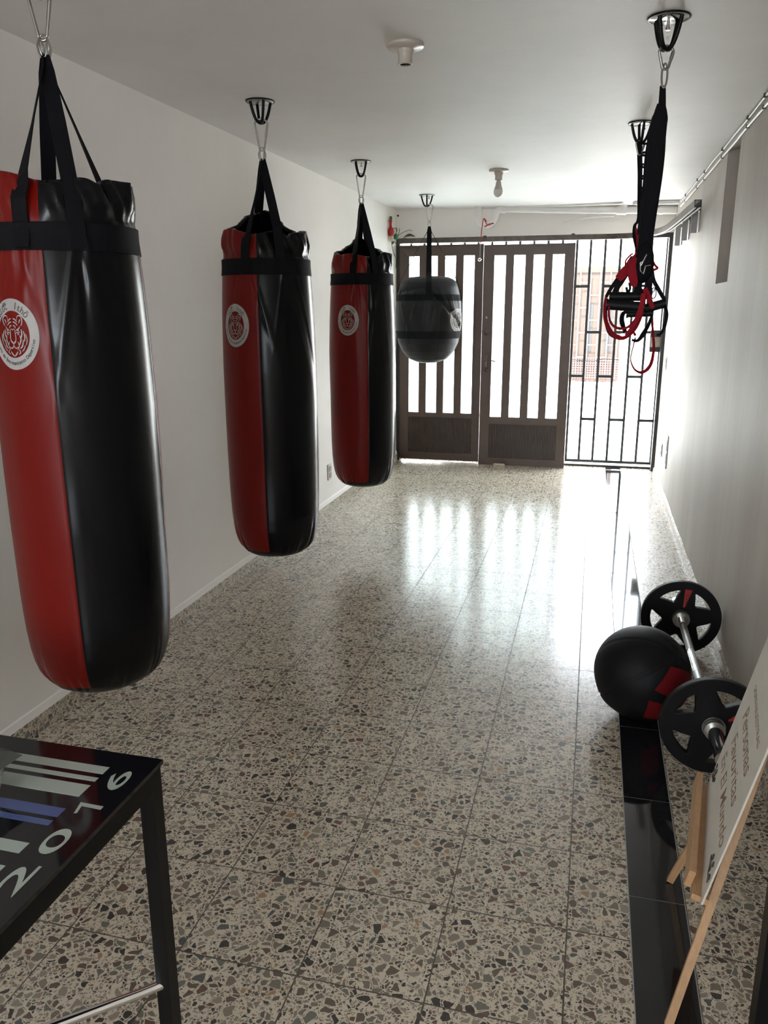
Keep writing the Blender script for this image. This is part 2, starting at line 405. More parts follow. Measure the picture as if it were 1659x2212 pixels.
g.box(XL, -1.6, YB-.14, YB, -.1, 2.5); g.box(.05, XR, YB-.14, YB, -.1, 2.5); g.box(-1.6, .05, YB-.14, YB, -.1, 1.1); g.box(-1.6, .05, YB-.14, YB, 2.0, 2.5)
struct('wall_front', g, 'wall')
g = G().box(-1.6, .05, YB-.1, YB-.06, 1.1, 1.13).box(-1.6, .05, YB-.1, YB-.06, 1.97, 2.0).box(-.8, -.75, YB-.1, YB-.06, 1.13, 1.97)
struct('added_window', g, 'brown')  # unseen frame of the window added for fill light
# terrazzo skirting on the left, with the plaster ledge over it
g = G().box(XL, XL+.012, YB, YF, 0, .066)
struct('baseboard_left', g, 'terr_base')
g = G().add([(XL, YB, .066), (XL+.011, YB, .066), (XL+.006, YB, .094), (XL, YB, .098), (XL, YF, .066), (XL+.011, YF, .066), (XL+.006, YF, .094), (XL, YF, .098)],
            [(0, 1, 2, 3), (4, 7, 6, 5), (1, 5, 6, 2), (2, 6, 7, 3), (0, 4, 5, 1)])
struct('trim_2', g, 'wall')
v = []; f = []; ys = np.arange(YB, YF+.01, .12); random.seed(4)
for y in ys:
    z = .055+random.uniform(-.006, .006); v += [(XR, y, 0), (XR-.014, y, 0), (XR-.011, y, z-.012), (XR, y, z)]
for i in range(len(ys)-1): f += [(i*4+1, i*4+5, i*4+6, i*4+2), (i*4+2, i*4+6, i*4+7, i*4+3)]
struct('baseboard_right', G().add(v, f), 'terr_base')

# ------------------------------------------------------------------ street front: frame, folding glazed panels, barred grille
g = G()
g.box(XL, XR, 7.73, 7.80, 2.095, 2.135); g.box(XL, XL+.035, 7.72, 7.82, 0, 2.1); g.box(XR-.03, XR, 7.72, 7.82, 0, 2.1); g.box(XL, XR, 7.83, 7.86, 0, .018)
struct('trim_3', g, 'darkframe')
def glazed_panel(name, x0, x1, y, z0, z1, slits, gz0, gz1, pz0, pz1):
    """stiles, rails, mullions; ribbed lower panel; four strips of patterned glass"""
    e = bpy.data.objects.new(name, None); COL.objects.link(e); tag(e, kind='structure')
    t = .045; ya, yb = y, y+t
    g = G(); g.box(x0, slits[0][0], ya, yb, z0, z1); g.box(slits[-1][1], x1, ya, yb, z0, z1)
    g.box(slits[0][0], slits[-1][1], ya, yb, gz1, z1); g.box(slits[0][0], slits[-1][1], ya, yb, z0, pz0); g.box(slits[0][0], slits[-1][1], ya, yb, pz1, gz0)
    for a, b_ in zip(slits[:-1], slits[1:]): g.box(a[1], b_[0], ya, yb, gz0, gz1)
    for a, b_ in slits:     # glazing beads
        for xx in ((a, a+.006), (b_-.006, b_)): g.box(xx[0], xx[1], ya-.004, ya+.012, gz0, gz1)
    g.build('door_frame', 'brown', e)
    g = G(); xa, xb = slits[0][0], slits[-1][1]; n = 42; g.box(xa, xb, ya+.018, ya+.026, pz0, pz1)
    for i in range(n):
        a = xa+(xb-xa)*(i+.12)/n; g.box(a, a+(xb-xa)/n*.62, ya+.006, ya+.019, pz0, pz1)
    g.build('ribbed_panel', 'browndk', e)
    for a, b_ in slits:
        G().box(a, b_, ya+.018, ya+.023, gz0, gz1).build('glass_pane', 'glass', e)
    return e
d1 = glazed_panel('door_1', -1.848, -1.046, 7.715, .022, 2.075, [(-1.762, -1.65), (-1.588, -1.472), (-1.414, -1.299), (-1.238, -1.122)], .494, 1.976, .095, .448)
d2 = glazed_panel('door_2', -1.038, -.214, 7.672, .004, 2.062, [(-.945, -.826), (-.765, -.648), (-.587, -.476), (-.416, -.299)], .475, 1.968, .075, .408)
# door furniture on the second panel
g = G(); g.box(-1.014, -.964, 7.662, 7.672, .90, 1.085); g.build('lock_plate', 'brown', d2)
g = G(); g.tube(bez([(-.989, 7.664, 1.065), (-.989, 7.632, 1.05), (-.989, 7.628, 1.0), (-.989, 7.632, .965), (-.989, 7.664, .95)], 5), .009, 10); g.build('door_handle', 'brown', d2)
g = G(); g.lathe([(0, -.012), (.014, -.012), (.017, 0)], (-.988, 7.664, .925), 20, 'y'); g.build('cylinder_lock', 'rail', d2)
g = G(); g.lathe([(0, -.016), (.013, -.016), (.016, -.01), (.026, -.008), (.029, 0)], (-.999, 7.672, 1.275), 24, 'y'); g.build('round_lock', 'rail', d2)
g = G(); g.lathe([(0, -.008), (.006, -.008), (.010, 0)], (-.998, 7.672, 1.41), 16, 'y'); g.build('door_bolt', 'steel', d2)
g = G(); g.tube([(-.946, 7.66, 1.012), (-.90, 7.655, 1.006)], .005, 8); g.build('latch', 'darkframe', d2)
G().box(-.866, -.762, 7.455, 7.51, 0, .05).build('doorstop', 'cement')
tag(bpy.data.objects['doorstop'], 'small worn cement block holding the brown glazed door', 'doorstop')

def grille(name, xs, kind_label=None):
    e = bpy.data.objects.new(name, None); COL.objects.link(e); tag(e, kind='structure')
    for x in xs:
        G().box(x-.011, x+.011, 7.86, 7.882, .055, 2.12).build('bar', 'gate', e)
    for i in range(len(xs)-1):
        for z in ((1.689, .867) if i % 2 == 0 else (1.275, .457)):
            G().box(xs[i]+.008, xs[i+1]-.008, 7.86, 7.877, z-.013, z+.013).build('crosspiece', 'gate', e)
    G().box(xs[0]-.01, xs[-1]+.01, 7.855, 7.88, .036, .062).build('bottom_rail', 'gate', e)
    return e
k = 7.868/7.8
grille('door_3', [x*k+(.0) for x in (-.203, -.081, .047, .18, .315, .447, .5825)])
grille('door_4', [-.335-.1305*i for i in range(12)][::-1])
g = G().box(.495, .603, 7.80, 7.86, 1.10, 1.295); lb = tag(g.build('lock_box', 'darkframe'), 'dark lock box on the barred gate', 'lock')
G().box(.50, .588, 7.792, 7.80, 1.145, 1.235).build('face_plate', 'cement', lb)
g = G().tube(bez([(-.21, 7.84, 1.02), (0, 7.84, 1.01), (.1, 7.845, 1.03), (.3, 7.84, 1.02), (.55, 7.84, 1.022)], 6), .003, 6)
tag(g.build('wire', 'darkframe'), 'thin dark wire strung level across the barred gate', 'wire')

# curved steel door track: along the head of the opening, then bending along the right wall
tp = bez([(-1.85, 7.66, 2.112), (-1.0, 7.66, 2.110), (-.2, 7.64, 2.106), (.12, 7.57, 2.10), (.31, 7.38, 2.09), (.42, 7.1, 2.085), (.488, 6.75, 2.083), (.51, 6.2, 2.08), (.525, 5.6, 2.08), (.535, 5.2, 2.08)], 8)
g = G(); v = []; f = []; prof = [(-.02, .022), (.02, .022), (.02, -.022), (.006, -.022), (.006, -.018), (.016, -.018), (.016, .018), (-.016, .018), (-.016, -.018), (-.006, -.018), (-.006, -.022), (-.02, -.022)]
for i, p in enumerate(tp):
    t = norm(tp[min(i+1, len(tp)-1)]-tp[max(i-1, 0)]); r = norm(np.cross(t, (0, 0, 1)))
    for a, b_ in prof: v.append(p+r*a+np.array((0, 0, b_)))
n = len(prof)
for i in range(len(tp)-1):
    for j in range(n): f.append((i*n+j, i*n+(j+1) % n, (i+1)*n+(j+1) % n, (i+1)*n+j))
f.append(tuple(range(n))); g.add(v, f)
trk = tag(g.build('door_track', 'rail'), 'curved steel sliding track over the doors, bending along the right wall', 'track')
for x in (-1.79, -1.03, -.24):
    G().lathe([(0, -.05), (.018, -.05), (.022, -.042), (.022, -.03)], (x, 7.69, 2.12), 16, 'y').build('roller_bolt', 'rail', trk)
for i, (y, lab) in enumerate(((5.80, 'nearest'), (6.40, 'middle'), (6.92, 'farthest'))):
    e = empty('track_bracket', (XR, y, 2.05), 'grey U-shaped bracket holding the curved track to the right wall, %s of three' % lab, 'bracket', 'brackets of the door track')
    G().box(-.006, 0, -.03, .03, -.08, .075).build('wall_flange', 'plategrey', e)
    G().box(-.066, 0, -.03, .03, .05, .075).build('arm', 'plategrey', e)
    G().box(-.052, -.014, -.022, -.016, -.085, .05).build('drop_plate', 'plategrey', e)

# ------------------------------------------------------------------ pipes along the back wall head
e = empty('drain_pipe', (-1.08, 7.56, 2.3), 'thick white plastic drain pipe with a U-trap under the back ceiling', 'pipe')
def rel(pts, o): return [tuple(np.array(p)-np.array(o)) for p in pts]
O = (-1.08, 7.56, 2.3)
u = [(-1.083, 7.56, 2.42), (-1.083, 7.56, 2.33)]+[(-1.008-.075*math.cos(a), 7.56, 2.30-.075*math.sin(a)) for a in np.linspace(0, PI, 14)]+[(-.928, 7.56, 2.315), (-.912, 7.56, 2.343), (-.885, 7.56, 2.358), (-.86, 7.56, 2.36)]
G().tube(rel(u, O), .031, 20).build('trap', 'pvc', e)
G().tube(rel([(-.87, 7.56, 2.36), (-.1, 7.56, 2.325), (.613, 7.56, 2.30)], O), .034, 20).build('pipe_run', 'pvc', e)
for a, b_, r in ((-.875, -.835, .040), (-.17, -.135, .040), (-.03, 0, .039), (.12, .20, .045), (.36, .40, .042), (.47, .50, .040)):
    zf = lambda x: 2.36-.06*(x+.87)/1.483
    G().tube(rel([(a, 7.56, zf(a)), (b_, 7.56, zf(b_))], O), r, 20).build('coupling', 'pvc', e)
G().tube(rel([(-1.083, 7.56, 2.345), (-1.083, 7.56, 2.318)], O), .036, 20).build('coupling', 'pvc', e)
G().tube(rel([(.16, 7.56, 2.31), (.19, 7.50, 2.40)], O), .036, 20).build('branch', 'pvc', e)
tag(G().tube([(-.75, 7.50, 2.372), (-.3, 7.44, 2.358), (.13, 7.3, 2.345), (.16, 7.28, 2.344)], [.006, .014, .018, .012], 12).build('white_conduit', 'pvc'), 'slim white tube lying over the drain pipe, left of the tee', 'pipe', 'slim tubes over the drain pipe')
tag(G().tube([(.24, 7.26, 2.332), (.27, 7.25, 2.332), (.6, 7.2, 2.325)], [.012, .018, .018], 12).build('white_conduit', 'pvc'), 'slim white tube lying over the drain pipe, right of the tee', 'pipe', 'slim tubes over the drain pipe')
tag(G().tube(bez([(-.35, 7.66, 2.235), (-.1, 7.62, 2.27), (.1, 7.6, 2.275)], 5), [.004]*5+[.010]*6, 8).build('paper_strip', 'pvc'), 'crumpled white strip stuck to the wall under the drain pipe', 'strip')
# cord and ball hanging from the trap
e = empty('hanging_ornament', (-1.0, 7.49, 2.27), 'red cord with a chain and little steel ball hanging from the pipe trap', 'ornament')
O = (-1.0, 7.49, 2.27)
G().tube(rel(bez([(-1.0, 7.49, 2.245), (-1.02, 7.47, 2.27), (-1.036, 7.48, 2.20), (-1.045, 7.49, 2.05)], 6), O), .004, 6).build('cord', 'cord', e)
G().tube(rel(bez([(-1.02, 7.47, 2.27), (-.99, 7.47, 2.22), (-.96, 7.47, 2.215)], 4), O), .004, 6).build('cord', 'cord', e)
G().tube(rel(bez([(-1.01, 7.47, 2.20), (-.975, 7.46, 2.218), (-.93, 7.47, 2.228)], 4), O), .006, 6).build('cord', 'cord', e)
g = G()
for i in range(9): z = 2.05-.012*i; g.lathe([(0, .006), (.0055, 0), (0, -.006)], tuple(np.array((-1.048, 7.49, z))-np.array(O)), 8)
g.build('chain', 'steel', e)
G().lathe([(0, .018)]+[(.018*math.sin(a), .018*math.cos(a)) for a in np.linspace(.2, 2.94, 9)]+[(0, -.018)], tuple(np.array((-1.05, 7.49, 1.925))-np.array(O)), 16).build('ball', 'chrome', e)

# cables along the right wall under the ceiling
for dx, dz, r, lab in ((-.004, -.012, .0055, 'upper of the two white cables clipped along the ceiling edge of the right wall'), (-.006, -.052, .006, 'lower of the two white cables clipped along the ceiling edge of the right wall')):
    random.seed(int(dz*-1000)); ys = np.arange(-.4, 7.3, .38)
    pts = [(XR+dx, y, cz(XR, y)+dz+random.uniform(-.004, .004)) for y in ys]
    o = tag(G().tube(bez(pts, 4), r, 8).build('cable', 'pvc'), lab, 'cable', 'cables on the right wall')
    for y in np.arange(2.6, 7.2, .62):
        i = (y+.4)/.38; p = pts[int(i)]
        G().box(XR-.014, XR, p[1]-.004, p[1]+.004, p[2]-.008, p[2]+.008).build('clip', 'socket_metal', o)
tag(G().tube(bez([(XR+.12, 4.66, 1.70), (XR+.10, 4.655, 1.69), (XR+.075, 4.66, 1.66), (XR+.09, 4.65, 1.625)], 4), .012, 8).box(XR+.08, XR+.125, 4.64, 4.69, 1.665, 1.72).build('cable_stub', 'socket_metal'), 'dark cable stub at the bottom of the tall wall niche', 'cable')
def outlet(loc, sx, w_, h_, lab, mat='plate', holes=True, grp=None):
    e = empty('wall_outlet', loc, lab, 'outlet', grp)
    G().box(min(0, sx*.009), max(0, sx*.009), -w_/2, w_/2, -h_/2, h_/2).build('cover_plate', mat, e)
    g = G().box(min(sx*.009, sx*.0125), max(sx*.009, sx*.0125), -w_*.3, w_*.3, -h_*.36, -h_*.04).box(min(sx*.009, sx*.0125), max(sx*.009, sx*.0125), -w_*.3, w_*.3, h_*.04, h_*.36); g.build('socket', 'plategrey', e)
outlet((XL, 5.58, .30), 1, .075, .12, 'white double wall outlet low on the left wall')
outlet((XR, 6.62, .38), -1, .12, .26, 'tall grey-rimmed plate low on the right wall', 'plategrey')
outlet((XR, 7.33, 1.03), -1, .06, .11, 'slim white plate at waist height on the right wall near the gate')
outlet((XR, 7.05, .32), -1, .05, .11, 'small white plate low on the right wall near the gate')
# wall hole
g = G().lathe([(0, -.0015), (.009, -.0015), (.010, 0)], (-1.868, 7.72, 2.345), 14, 'y'); tag(g.build('wall_plug', 'socket_metal'), 'dark plug hole high in the back left corner', 'plug')

# festive ornament in the far left corner
e = empty('festive_ornament', (XL, 7.42, 2.10), 'red and green elf ornament with long green stems, tied in the far left corner', 'ornament')
G().lathe([(.0, .10), (.012, .095), (.012, .155), (.016, .17), (.010, .185), (.012, .20)], (.02, 0, 0), 10).build('hat', 'redlabel', e)
G().lathe([(.011, .175), (.014, .19), (.012, .208), (0, .21)], (.022, 0, 0), 10).build('hat_tip', 'green', e)
G().lathe([(.0, .03), (.024, .04), (.030, .07), (.024, .10), (.012, .115), (0, .118)], (.025, -.005, 0), 12).build('body', 'redlabel', e)
G().lathe([(.0, .0), (.02, .005), (.024, .03), (.018, .055), (0, .058)], (.028, -.005, -.01), 12).build('face', 'cream', e)
G().lathe([(.0, -.03), (.012, -.02), (.014, .0), (0, .012)], (.035, .02, -.005), 10).lathe([(.0, 0), (.02, .005), (.024, .03), (.012, .05), (0, .055)], (.06, .04, .01), 10).build('bow', 'green', e)
for pts in ([(.05, .04, .02), (.08, .06, .06), (.085, .08, .11)], [(.06, .05, .03), (.10, .1, .07), (.16, .15, .10), (.185, .16, .09)], [(.05, .04, .04), (.07, .05, .1), (.03, .04, .105), (.035, .03, .03)], [(.03, 0, -.03), (.04, .02, -.10), (.055, .06, -.16), (.05, .08, -.24)], [(.04, .02, -.01), (.09, .1, -.05), (.13, .14, -.10), (.15, .15, -.13)], [(.055, .05, .03), (.06, .06, .08), (.06, .07, .12)]):
    G().tube(bez(pts, 6), .0028, 6).build('stem', 'stem', e)
tag(G().tube(bez([(-1.79, 7.66, 2.15), (-1.74, 7.65, 2.165), (-1.69, 7.66, 2.15)], 4), [.004, .006, .009, .011, .012, .01, .008, .005, .003], 8).build('dried_leaf', 'stem'), 'dried brown leaf lying on the track in the far left corner', 'leaf')

# ------------------------------------------------------------------ ceiling lamp holders
def lampholder(x, y, bulb, lab):
    z = cz(x, y); e = empty('lamp_holder', (x, y, z), lab, 'lamp')
    G().lathe([(0, 0), (.062, 0), (.0635, -.006), (.060, -.013), (.034, -.015), (.027, -.021), (0, -.021)], n=40).build('rose', 'porc', e)
    G().lathe([(.030, -.018), (.026, -.03), (.0235, -.034), (.0235, -.058), (.0255, -.06), (.0235, -.063), (.0185, -.063), (.018, -.04), (0, -.04)], n=32).build('socket', 'porc', e)
    G().lathe([(.018, -.061), (.017, -.045), (0, -.044)], n=24).build('screw_thread', 'socket_metal', e)
    if bulb:
        b_ = G().lathe([(.013, -.055), (.0135, -.072), (.017, -.078), (.019, -.095), (.029, -.122)], n=28).build('bulb', 'bulbbase', e)
        G().lathe([(.029, -.122), (.031, -.133), (.0285, -.148), (.021, -.160), (.010, -.167), (0, -.169)], n=28).build('bulb_dome', 'bulb', b_)
lampholder(-.668, 2.86, False, 'empty beige ceiling lamp holder without a bulb')
lampholder(-.662, 5.50, True, 'ceiling lamp holder with a white bulb, near the doors')

# ------------------------------------------------------------------ ceiling mounts and carabiners
def make_mount(x, y, lab, under='steel', rz=.5, grp='ceiling hooks'):
    z = cz(x, y); e = empty('ceiling_hook', (x, y, z), lab, 'hook', grp, rz)
    G().lathe([(0, -.005), (.058, -.005), (.0585, -.004)], n=40).build('plate_face', under, e)
    G().lathe([(0, 0), (.062, 0), (.0635, -.002), (.062, -.0052), (.0575, -.0052)], n=40).build('plate', 'blackmetal', e)
    for a in (0, PI/2):
        pts = []
        for t in np.linspace(-1, 1, 17):
            h = -.088+.083*abs(t)**2.6; pts.append((.045*t*math.cos(a), .045*t*math.sin(a), h+(0 if a else .0)))
        G().tube(pts, .0064, 10).build('hoop', 'blackmetal', e)
    G().tube([(.016, .012, -.004), (.016, .012, -.03)], .004, 8).tube([(.016, .012, -.022), (.016, .012, -.030)], .007, 6).build('bolt', 'steel', e)
    return z
def carabiner(parent, z1, z0, o=(0, 0), wt=.027, wb=.011, r=.0042, ang=0):
    pts = []
    for t in np.linspace(0, PI, 9): pts.append((wt*math.cos(t), 0, z1-wt*.8+wt*.8*math.sin(t)))
    for t in np.linspace(PI, 2*PI, 7): pts.append((wb*math.cos(t), 0, z0+wb+wb*math.sin(t)))
    pts = [(o[0]+p[0]*math.cos(ang), o[1]+p[0]*math.sin(ang), p[2]) for p in pts]
    ob = G().tube(bez(pts, 4, True), r, 10, True).build('carabiner', 'steel', parent)
    G().tube([pts[0], tuple(np.array(pts[0])*.45+np.array(pts[-1])*.55)], r*1.25, 10).build('gate_pin', 'steel', ob)
    return ob

# ------------------------------------------------------------------ badge drawing (unit disc) mapped on a bag
def badge_art():
    ring = G(); n = 96
    v = []; f = []
    for i, r in enumerate((.66, .74, .82, .91, 1.0)):
        for j in range(n): a = 2*PI*j/n; v.append((r*math.cos(a), r*math.sin(a), 0))
    for i in range(4):
        for j in range(n): f.append((i*n+j, (i+1)*n+j, (i+1)*n+(j+1) % n, i*n+(j+1) % n))
    ring.add(v, f)
    tg = G()
    def st(pts, w_):
        P = bez([(*p, 0) for p in pts], 5); k = len(P); v = []
        for i in range(k):
            t = norm(P[min(i+1, k-1)]-P[max(i-1, 0)]); nn = np.array((-t[1], t[0], 0)); ww = .82*w_*(.35+.65*math.sin(PI*(i+.3)/(k-.4)))
            v += [P[i]+nn*ww/2, P[i]-nn*ww/2]
        tg.add(v, [(2*i, 2*i+1, 2*i+3, 2*i+2) for i in range(k-1)])
    for s_ in (-1, 1):
        X = lambda L_: [(s_*a, b_) for a, b_ in L_]
        st(X([(.19, .37), (.24, .50), (.36, .52), (.43, .42), (.40, .28), (.36, .24)]), .045)
        st(X([(.30, .30), (.33, .38), (.37, .42)]), .05)
        st(X([(.04, .44), (.12, .42), (.22, .34)]), .045); st(X([(.03, .35), (.12, .33), (.24, .25)]), .045)
        st(X([(.03, .25), (.1, .23), (.14, .17)]), .045); st(X([(.33, .22), (.25, .14), (.2, .15)]), .05)
        st(X([(.08, .16), (.11, .02), (.12, -.12), (.08, -.2)]), .045); st(X([(.05, .16), (0, .12)]), .03)
        st(X([(.14, .03), (.2, .06), (.27, .02), (.2, -.01)]), .045); st(X([(.14, .10), (.22, .13), (.32, .05)]), .04)
        st(X([(.37, .15), (.38, .0), (.32, -.12)]), .055); st(X([(.44, .1), (.48, -.05), (.45, -.2)]), .05); st(X([(.52, .02), (.55, -.15), (.50, -.3)]), .04)
        st(X([(.3, -.02), (.33, -.15), (.25, -.3)]), .06); st(X([(.42, -.15), (.36, -.32), (.27, -.4)]), .055); st(X([(.47, -.3), (.4, -.42), (.33, -.47)]), .04)
        st(X([(.0, -.26), (.06, -.22), (.13, -.17)]), .06); st(X([(0, -.26), (.02, -.34), (.1, -.39), (.2, -.35)]), .045)
        st(X([(.2, -.2), (.24, -.32), (.16, -.44)]), .04); st(X([(.0, -.62), (.1, -.55), (.16, -.48)]), .06); st(X([(.22, -.42), (.27, -.5), (.2, -.56)]), .045)
    txs = []
    def arc(txt, r, a0, a1, size, up):
        n = len(txt); tx = G(); txs.append(tx)
        for i, ch in enumerate(txt):
            if ch == ' ': continue
            a = a0+(a1-a0)*(i+.5)/n
            v, f = text2d(ch, size, .004)
            if not v: continue
            mx = (min(p[0] for p in v)+max(p[0] for p in v))/2; out = []
            ex = np.array((math.sin(a), -math.cos(a))) if up else np.array((-math.sin(a), math.cos(a)))
            ey = np.array((math.cos(a), math.sin(a)))*(1 if up else -1)
            for p in v:
                q = np.array((math.cos(a), math.sin(a)))*r+ex*(p[0]-mx)+ey*(p[1]-size*.33); out.append((q[0], q[1], 0))
            tx.add(out, f)
    arc('Centro de Entrenamiento Deportivo', .81, math.radians(190), math.radians(350), .15, False)
    arc('\u5c71\u864e', .81, math.radians(143), math.radians(103), .26, True)
    arc('Ith\u014d', .81, math.radians(82), math.radians(38), .28, True)
    return ring, tg, txs
ART = badge_art()
def put_badge(parent, surf, th0, z0, rx, rz_, flip=1):
    """surf(theta,z)->radius; theta0 centre. flat art -> wraps on the bag"""
    objs = []
    for g0, name, mt, off in ((ART[0], 'badge', 'badge', .0012), (ART[1], 'tiger_print', 'badge', .0012))+tuple((q_, 'badge_lettering', 'badgetxt', .0017) for q_ in ART[2]):
        g = G(); v = []
        for x, y, _ in g0.v:
            z = z0+y*rz_; th = th0+x*rx/surf(th0, z0); r = surf(th, z)+off; v.append((r*math.cos(th), r*math.sin(th), z))
        g.v = v; g.f = list(g0.f); g.m = [0]*len(g.f); g.sm = [True]*len(g.f)
        objs.append(g.build(name, mt, parent if not objs else objs[0]))
    return objs

def polar_surf(g, surf, ths, zs, mi=0, zfun=None):
    v = []; f = []; n = len(ths)
    for z in zs:
        for t in ths:
            r = surf(t, z); v.append((r*math.cos(t), r*math.sin(t), z))
    for i in range(len(zs)-1):
        for j in range(n-1): f.append((i*n+j, i*n+j+1, (i+1)*n+j+1, (i+1)*n+j))
    g.add(v, f, mi, True)

D2R = math.radians
PZ = [.328, .334, .345, .36, .38, .405, .44, .48, .54, .62, .72, .85, 1.0, 1.22, 1.43, 1.55, 1.63, 1.70, 1.74]
PR = [.06, .10, .135, .158, .175, .187, .197, .203, .208, .2115, .2135, .215, .2155, .2145, .2095, .204, .199, .193, .190]
def heavy_bag(x, y, seam, seed, lab, badge_dth, fc, strap_rel, peak_h, zlift=0):
    """red and black panelled bag; seam = world angle of the red/black seam seen from the camera"""
    rnd = random.Random(seed)
    e = empty('punching_bag', (x, y, .328), lab, 'punching bag', 'red and black punching bags')
    folds = []; SA = [fc+D2R(q) for q in strap_rel]
    for k_ in range(34):
        a = rnd.choice(SA)+rnd.gauss(0, .1); folds.append((a, rnd.uniform(-1.6, 1.6), rnd.uniform(.02, .05), rnd.uniform(.002, .006)*rnd.choice((1, 1, -1)), rnd.uniform(.12, .5)))
    lows = [(rnd.uniform(0, 2*PI), rnd.uniform(.02, .06), rnd.uniform(.001, .0035), rnd.uniform(.03, .11)) for _ in range(46)]
    dents = [(rnd.uniform(0, 2*PI), rnd.uniform(.5, 1.4), rnd.uniform(.2, .5), rnd.uniform(.08, .25), rnd.uniform(-.004, .003)) for _ in range(10)]
    def dth(a): return (a+PI) % (2*PI)-PI
    def surf(t, z):
        r = float(np.interp(z, PZ, PR))
        dz = 1.72-z
        for a, sl_, wd, am, ln in folds:
            if dz < 0 or dz > ln*2.2: continue
            r += am*math.exp(-(dth(t-a-sl_*dz)/(wd*(1+2*dz)))**2)*math.exp(-(dz/ln)**2)*min(1, dz*12+.3)
        if z < .56:
            q = min(1, max(0, (z-.34)/.04))
            for a, wd, am, ln in lows: r -= am*math.exp(-(dth(t-a)/wd)**2)*math.exp(-(max(0, z-.37)/ln)**2)*q*2.6
        for a, zz, sa, sz, am in dents: r += am*math.exp(-(dth(t-a)/sa)**2-((z-zz)/sz)**2)
        return r
    zs = sorted(set(list(np.linspace(.378, .56, 26))+list(np.linspace(.56, 1.2, 16))+list(np.linspace(1.2, 1.655, 42))))
    g = G()
    for k_ in range(4):
        ths = np.linspace(seam+k_*PI/2, seam+(k_+1)*PI/2, 61)
        polar_surf(g, lambda t, z: surf(t, z)-(.0015 if min(abs(dth(t-seam-j*PI/2)) for j in range(4)) < .006 else 0), ths, zs, k_ % 2)
    off = lambda gg, dz=-.328: setattr(gg, 'v', [(p[0], p[1], p[2]+dz) for p in gg.v])
    off(g); g.build('body', ['black', 'red'], e)
    ta = np.linspace(0, 2*PI, 193)
    g = G(); polar_surf(g, surf, ta, [.328, .331, .336, .345, .352, .361, .37, .379]); n = len(ta)
    g.add([(surf(t, .328)*math.cos(t), surf(t, .328)*math.sin(t), .328) for t in ta[:-1]]+[(0, 0, .324)], [(j, (j+1) % 192, 192) for j in range(192)], 0, True)
    off(g); g.build('bottom_cap', 'black', e)
    g = G(); polar_surf(g, lambda t, z: max(surf(t, z), .195)+.0035, ta, [1.638, 1.641]+list(np.linspace(1.65, 1.70, 8))+[1.706]); off(g); o = g.build('top_band', 'web', e)
    # gathered flap above the band, pulled up at the four straps
    ph = [rnd.uniform(0, 6.28) for _ in range(4)]
    def flap(t, v_):
        pk = math.exp(-(dth(t-fc-D2R(188))/D2R(58))**2)
        lob = math.exp(-(dth(t-fc-D2R(62))/D2R(26))**2)+.8*math.exp(-(dth(t-fc+D2R(62))/D2R(24))**2)
        near = min(abs(dth(t-a)) for a in SA)
        top = 1.812+.014*lob-.020*math.exp(-(dth(t-fc-D2R(32))/D2R(8))**2)+peak_h*pk+.008*math.sin(5*t+ph[1])
        rt = .172+.016*lob-(.012+.45*peak_h)*pk-.010*math.exp(-(near/.18)**2)
        z = 1.695+v_*(top-1.695)
        r = .191+(rt-.191)*v_**1.3+v_*(.010*math.sin(11*t+ph[2])+.005*math.sin(23*t+ph[3]+4*v_))+.003*v_*math.sin(37*t+9*v_)
        r += .008*math.sin(PI*v_)*(1-pk)-.012*math.exp(-((v_-.25)/.12)**2)*lob
        return r, z
    g = G()
    for k_ in range(4):
        ths = np.linspace(seam+k_*PI/2, seam+(k_+1)*PI/2, 49); v = []; f = []
        for a in np.linspace(0, 1, 10):
            for t in ths: r, z = flap(t, a); v.append((r*math.cos(t), r*math.sin(t), z-.328))
        # turn the hem inwards
        for d in ((.012, .001), (.02, -.008)):
            for t in ths: r, z = flap(t, 1); v.append(((r-d[0])*math.cos(t), (r-d[0])*math.sin(t), z+d[1]-.328))
        for i in range(11):
            for j in range(48): f.append((i*49+j, i*49+j+1, (i+1)*49+j+1, (i+1)*49+j))
        g.add(v, f, 1 if k_ == 3 else 0, True)
    g.build('top_flap', ['black', 'red'], e)
    g = G(); g.lathe([(.186, 1.72-.328), (.16, 1.745-.328), (.1, 1.76-.328), (0, 1.765-.328)], n=48); g.build('inner_lid', 'black', e)
    for k_ in range(4):
        t = SA[k_]; c, s_ = math.cos(t), math.sin(t); pts = []
        r1, z1 = flap(t, 1)
        rc, rs = math.cos(t*1.0), math.sin(t*1.0)
        pts.append((.010*rc, .010*rs, 2.128-.328)); pts.append((.018*rc, .018*rs, 2.09-.328))
        mid = .5; pts.append(((.018*(1-mid)+(r1+.004)*mid)*c, (.018*(1-mid)+(r1+.004)*mid)*s_, 2.09+(z1+.012-2.09)*mid-.328))
        pts.append(((r1+.004)*c, (r1+.004)*s_, z1+.012-.328))
        for a in (.8, .55, .3, .1): r, z = flap(t, a); pts.append(((r+.008)*c, (r+.008)*s_, z-.328))
        for z in (1.70, 1.67, 1.645): r = surf(t, z)+.0045; pts.append((r*c, r*s_, z-.328))
        T = (-s_, c, 0); tw = D2R((-60, -5, -45, 8)[k_]); T2 = (-math.sin(t+tw), math.cos(t+tw), 0); T3 = (-math.sin(t+tw*.9), math.cos(t+tw*.9), 0); T4 = (-math.sin(t+tw*.55), math.cos(t+tw*.55), 0)
        G().ribbon(pts, [.020, .034]+[.040]*(len(pts)-2), [T2, T2, T3, T4]+[T]*(len(pts)-4), .003).build('strap', 'web', e)
        rp = [(.010*c+.013*math.cos(a)*-s_, .010*s_+.013*math.cos(a)*c, 2.148-.328+.028*math.sin(a)) for a in np.linspace(0, 2*PI, 20, endpoint=False)]
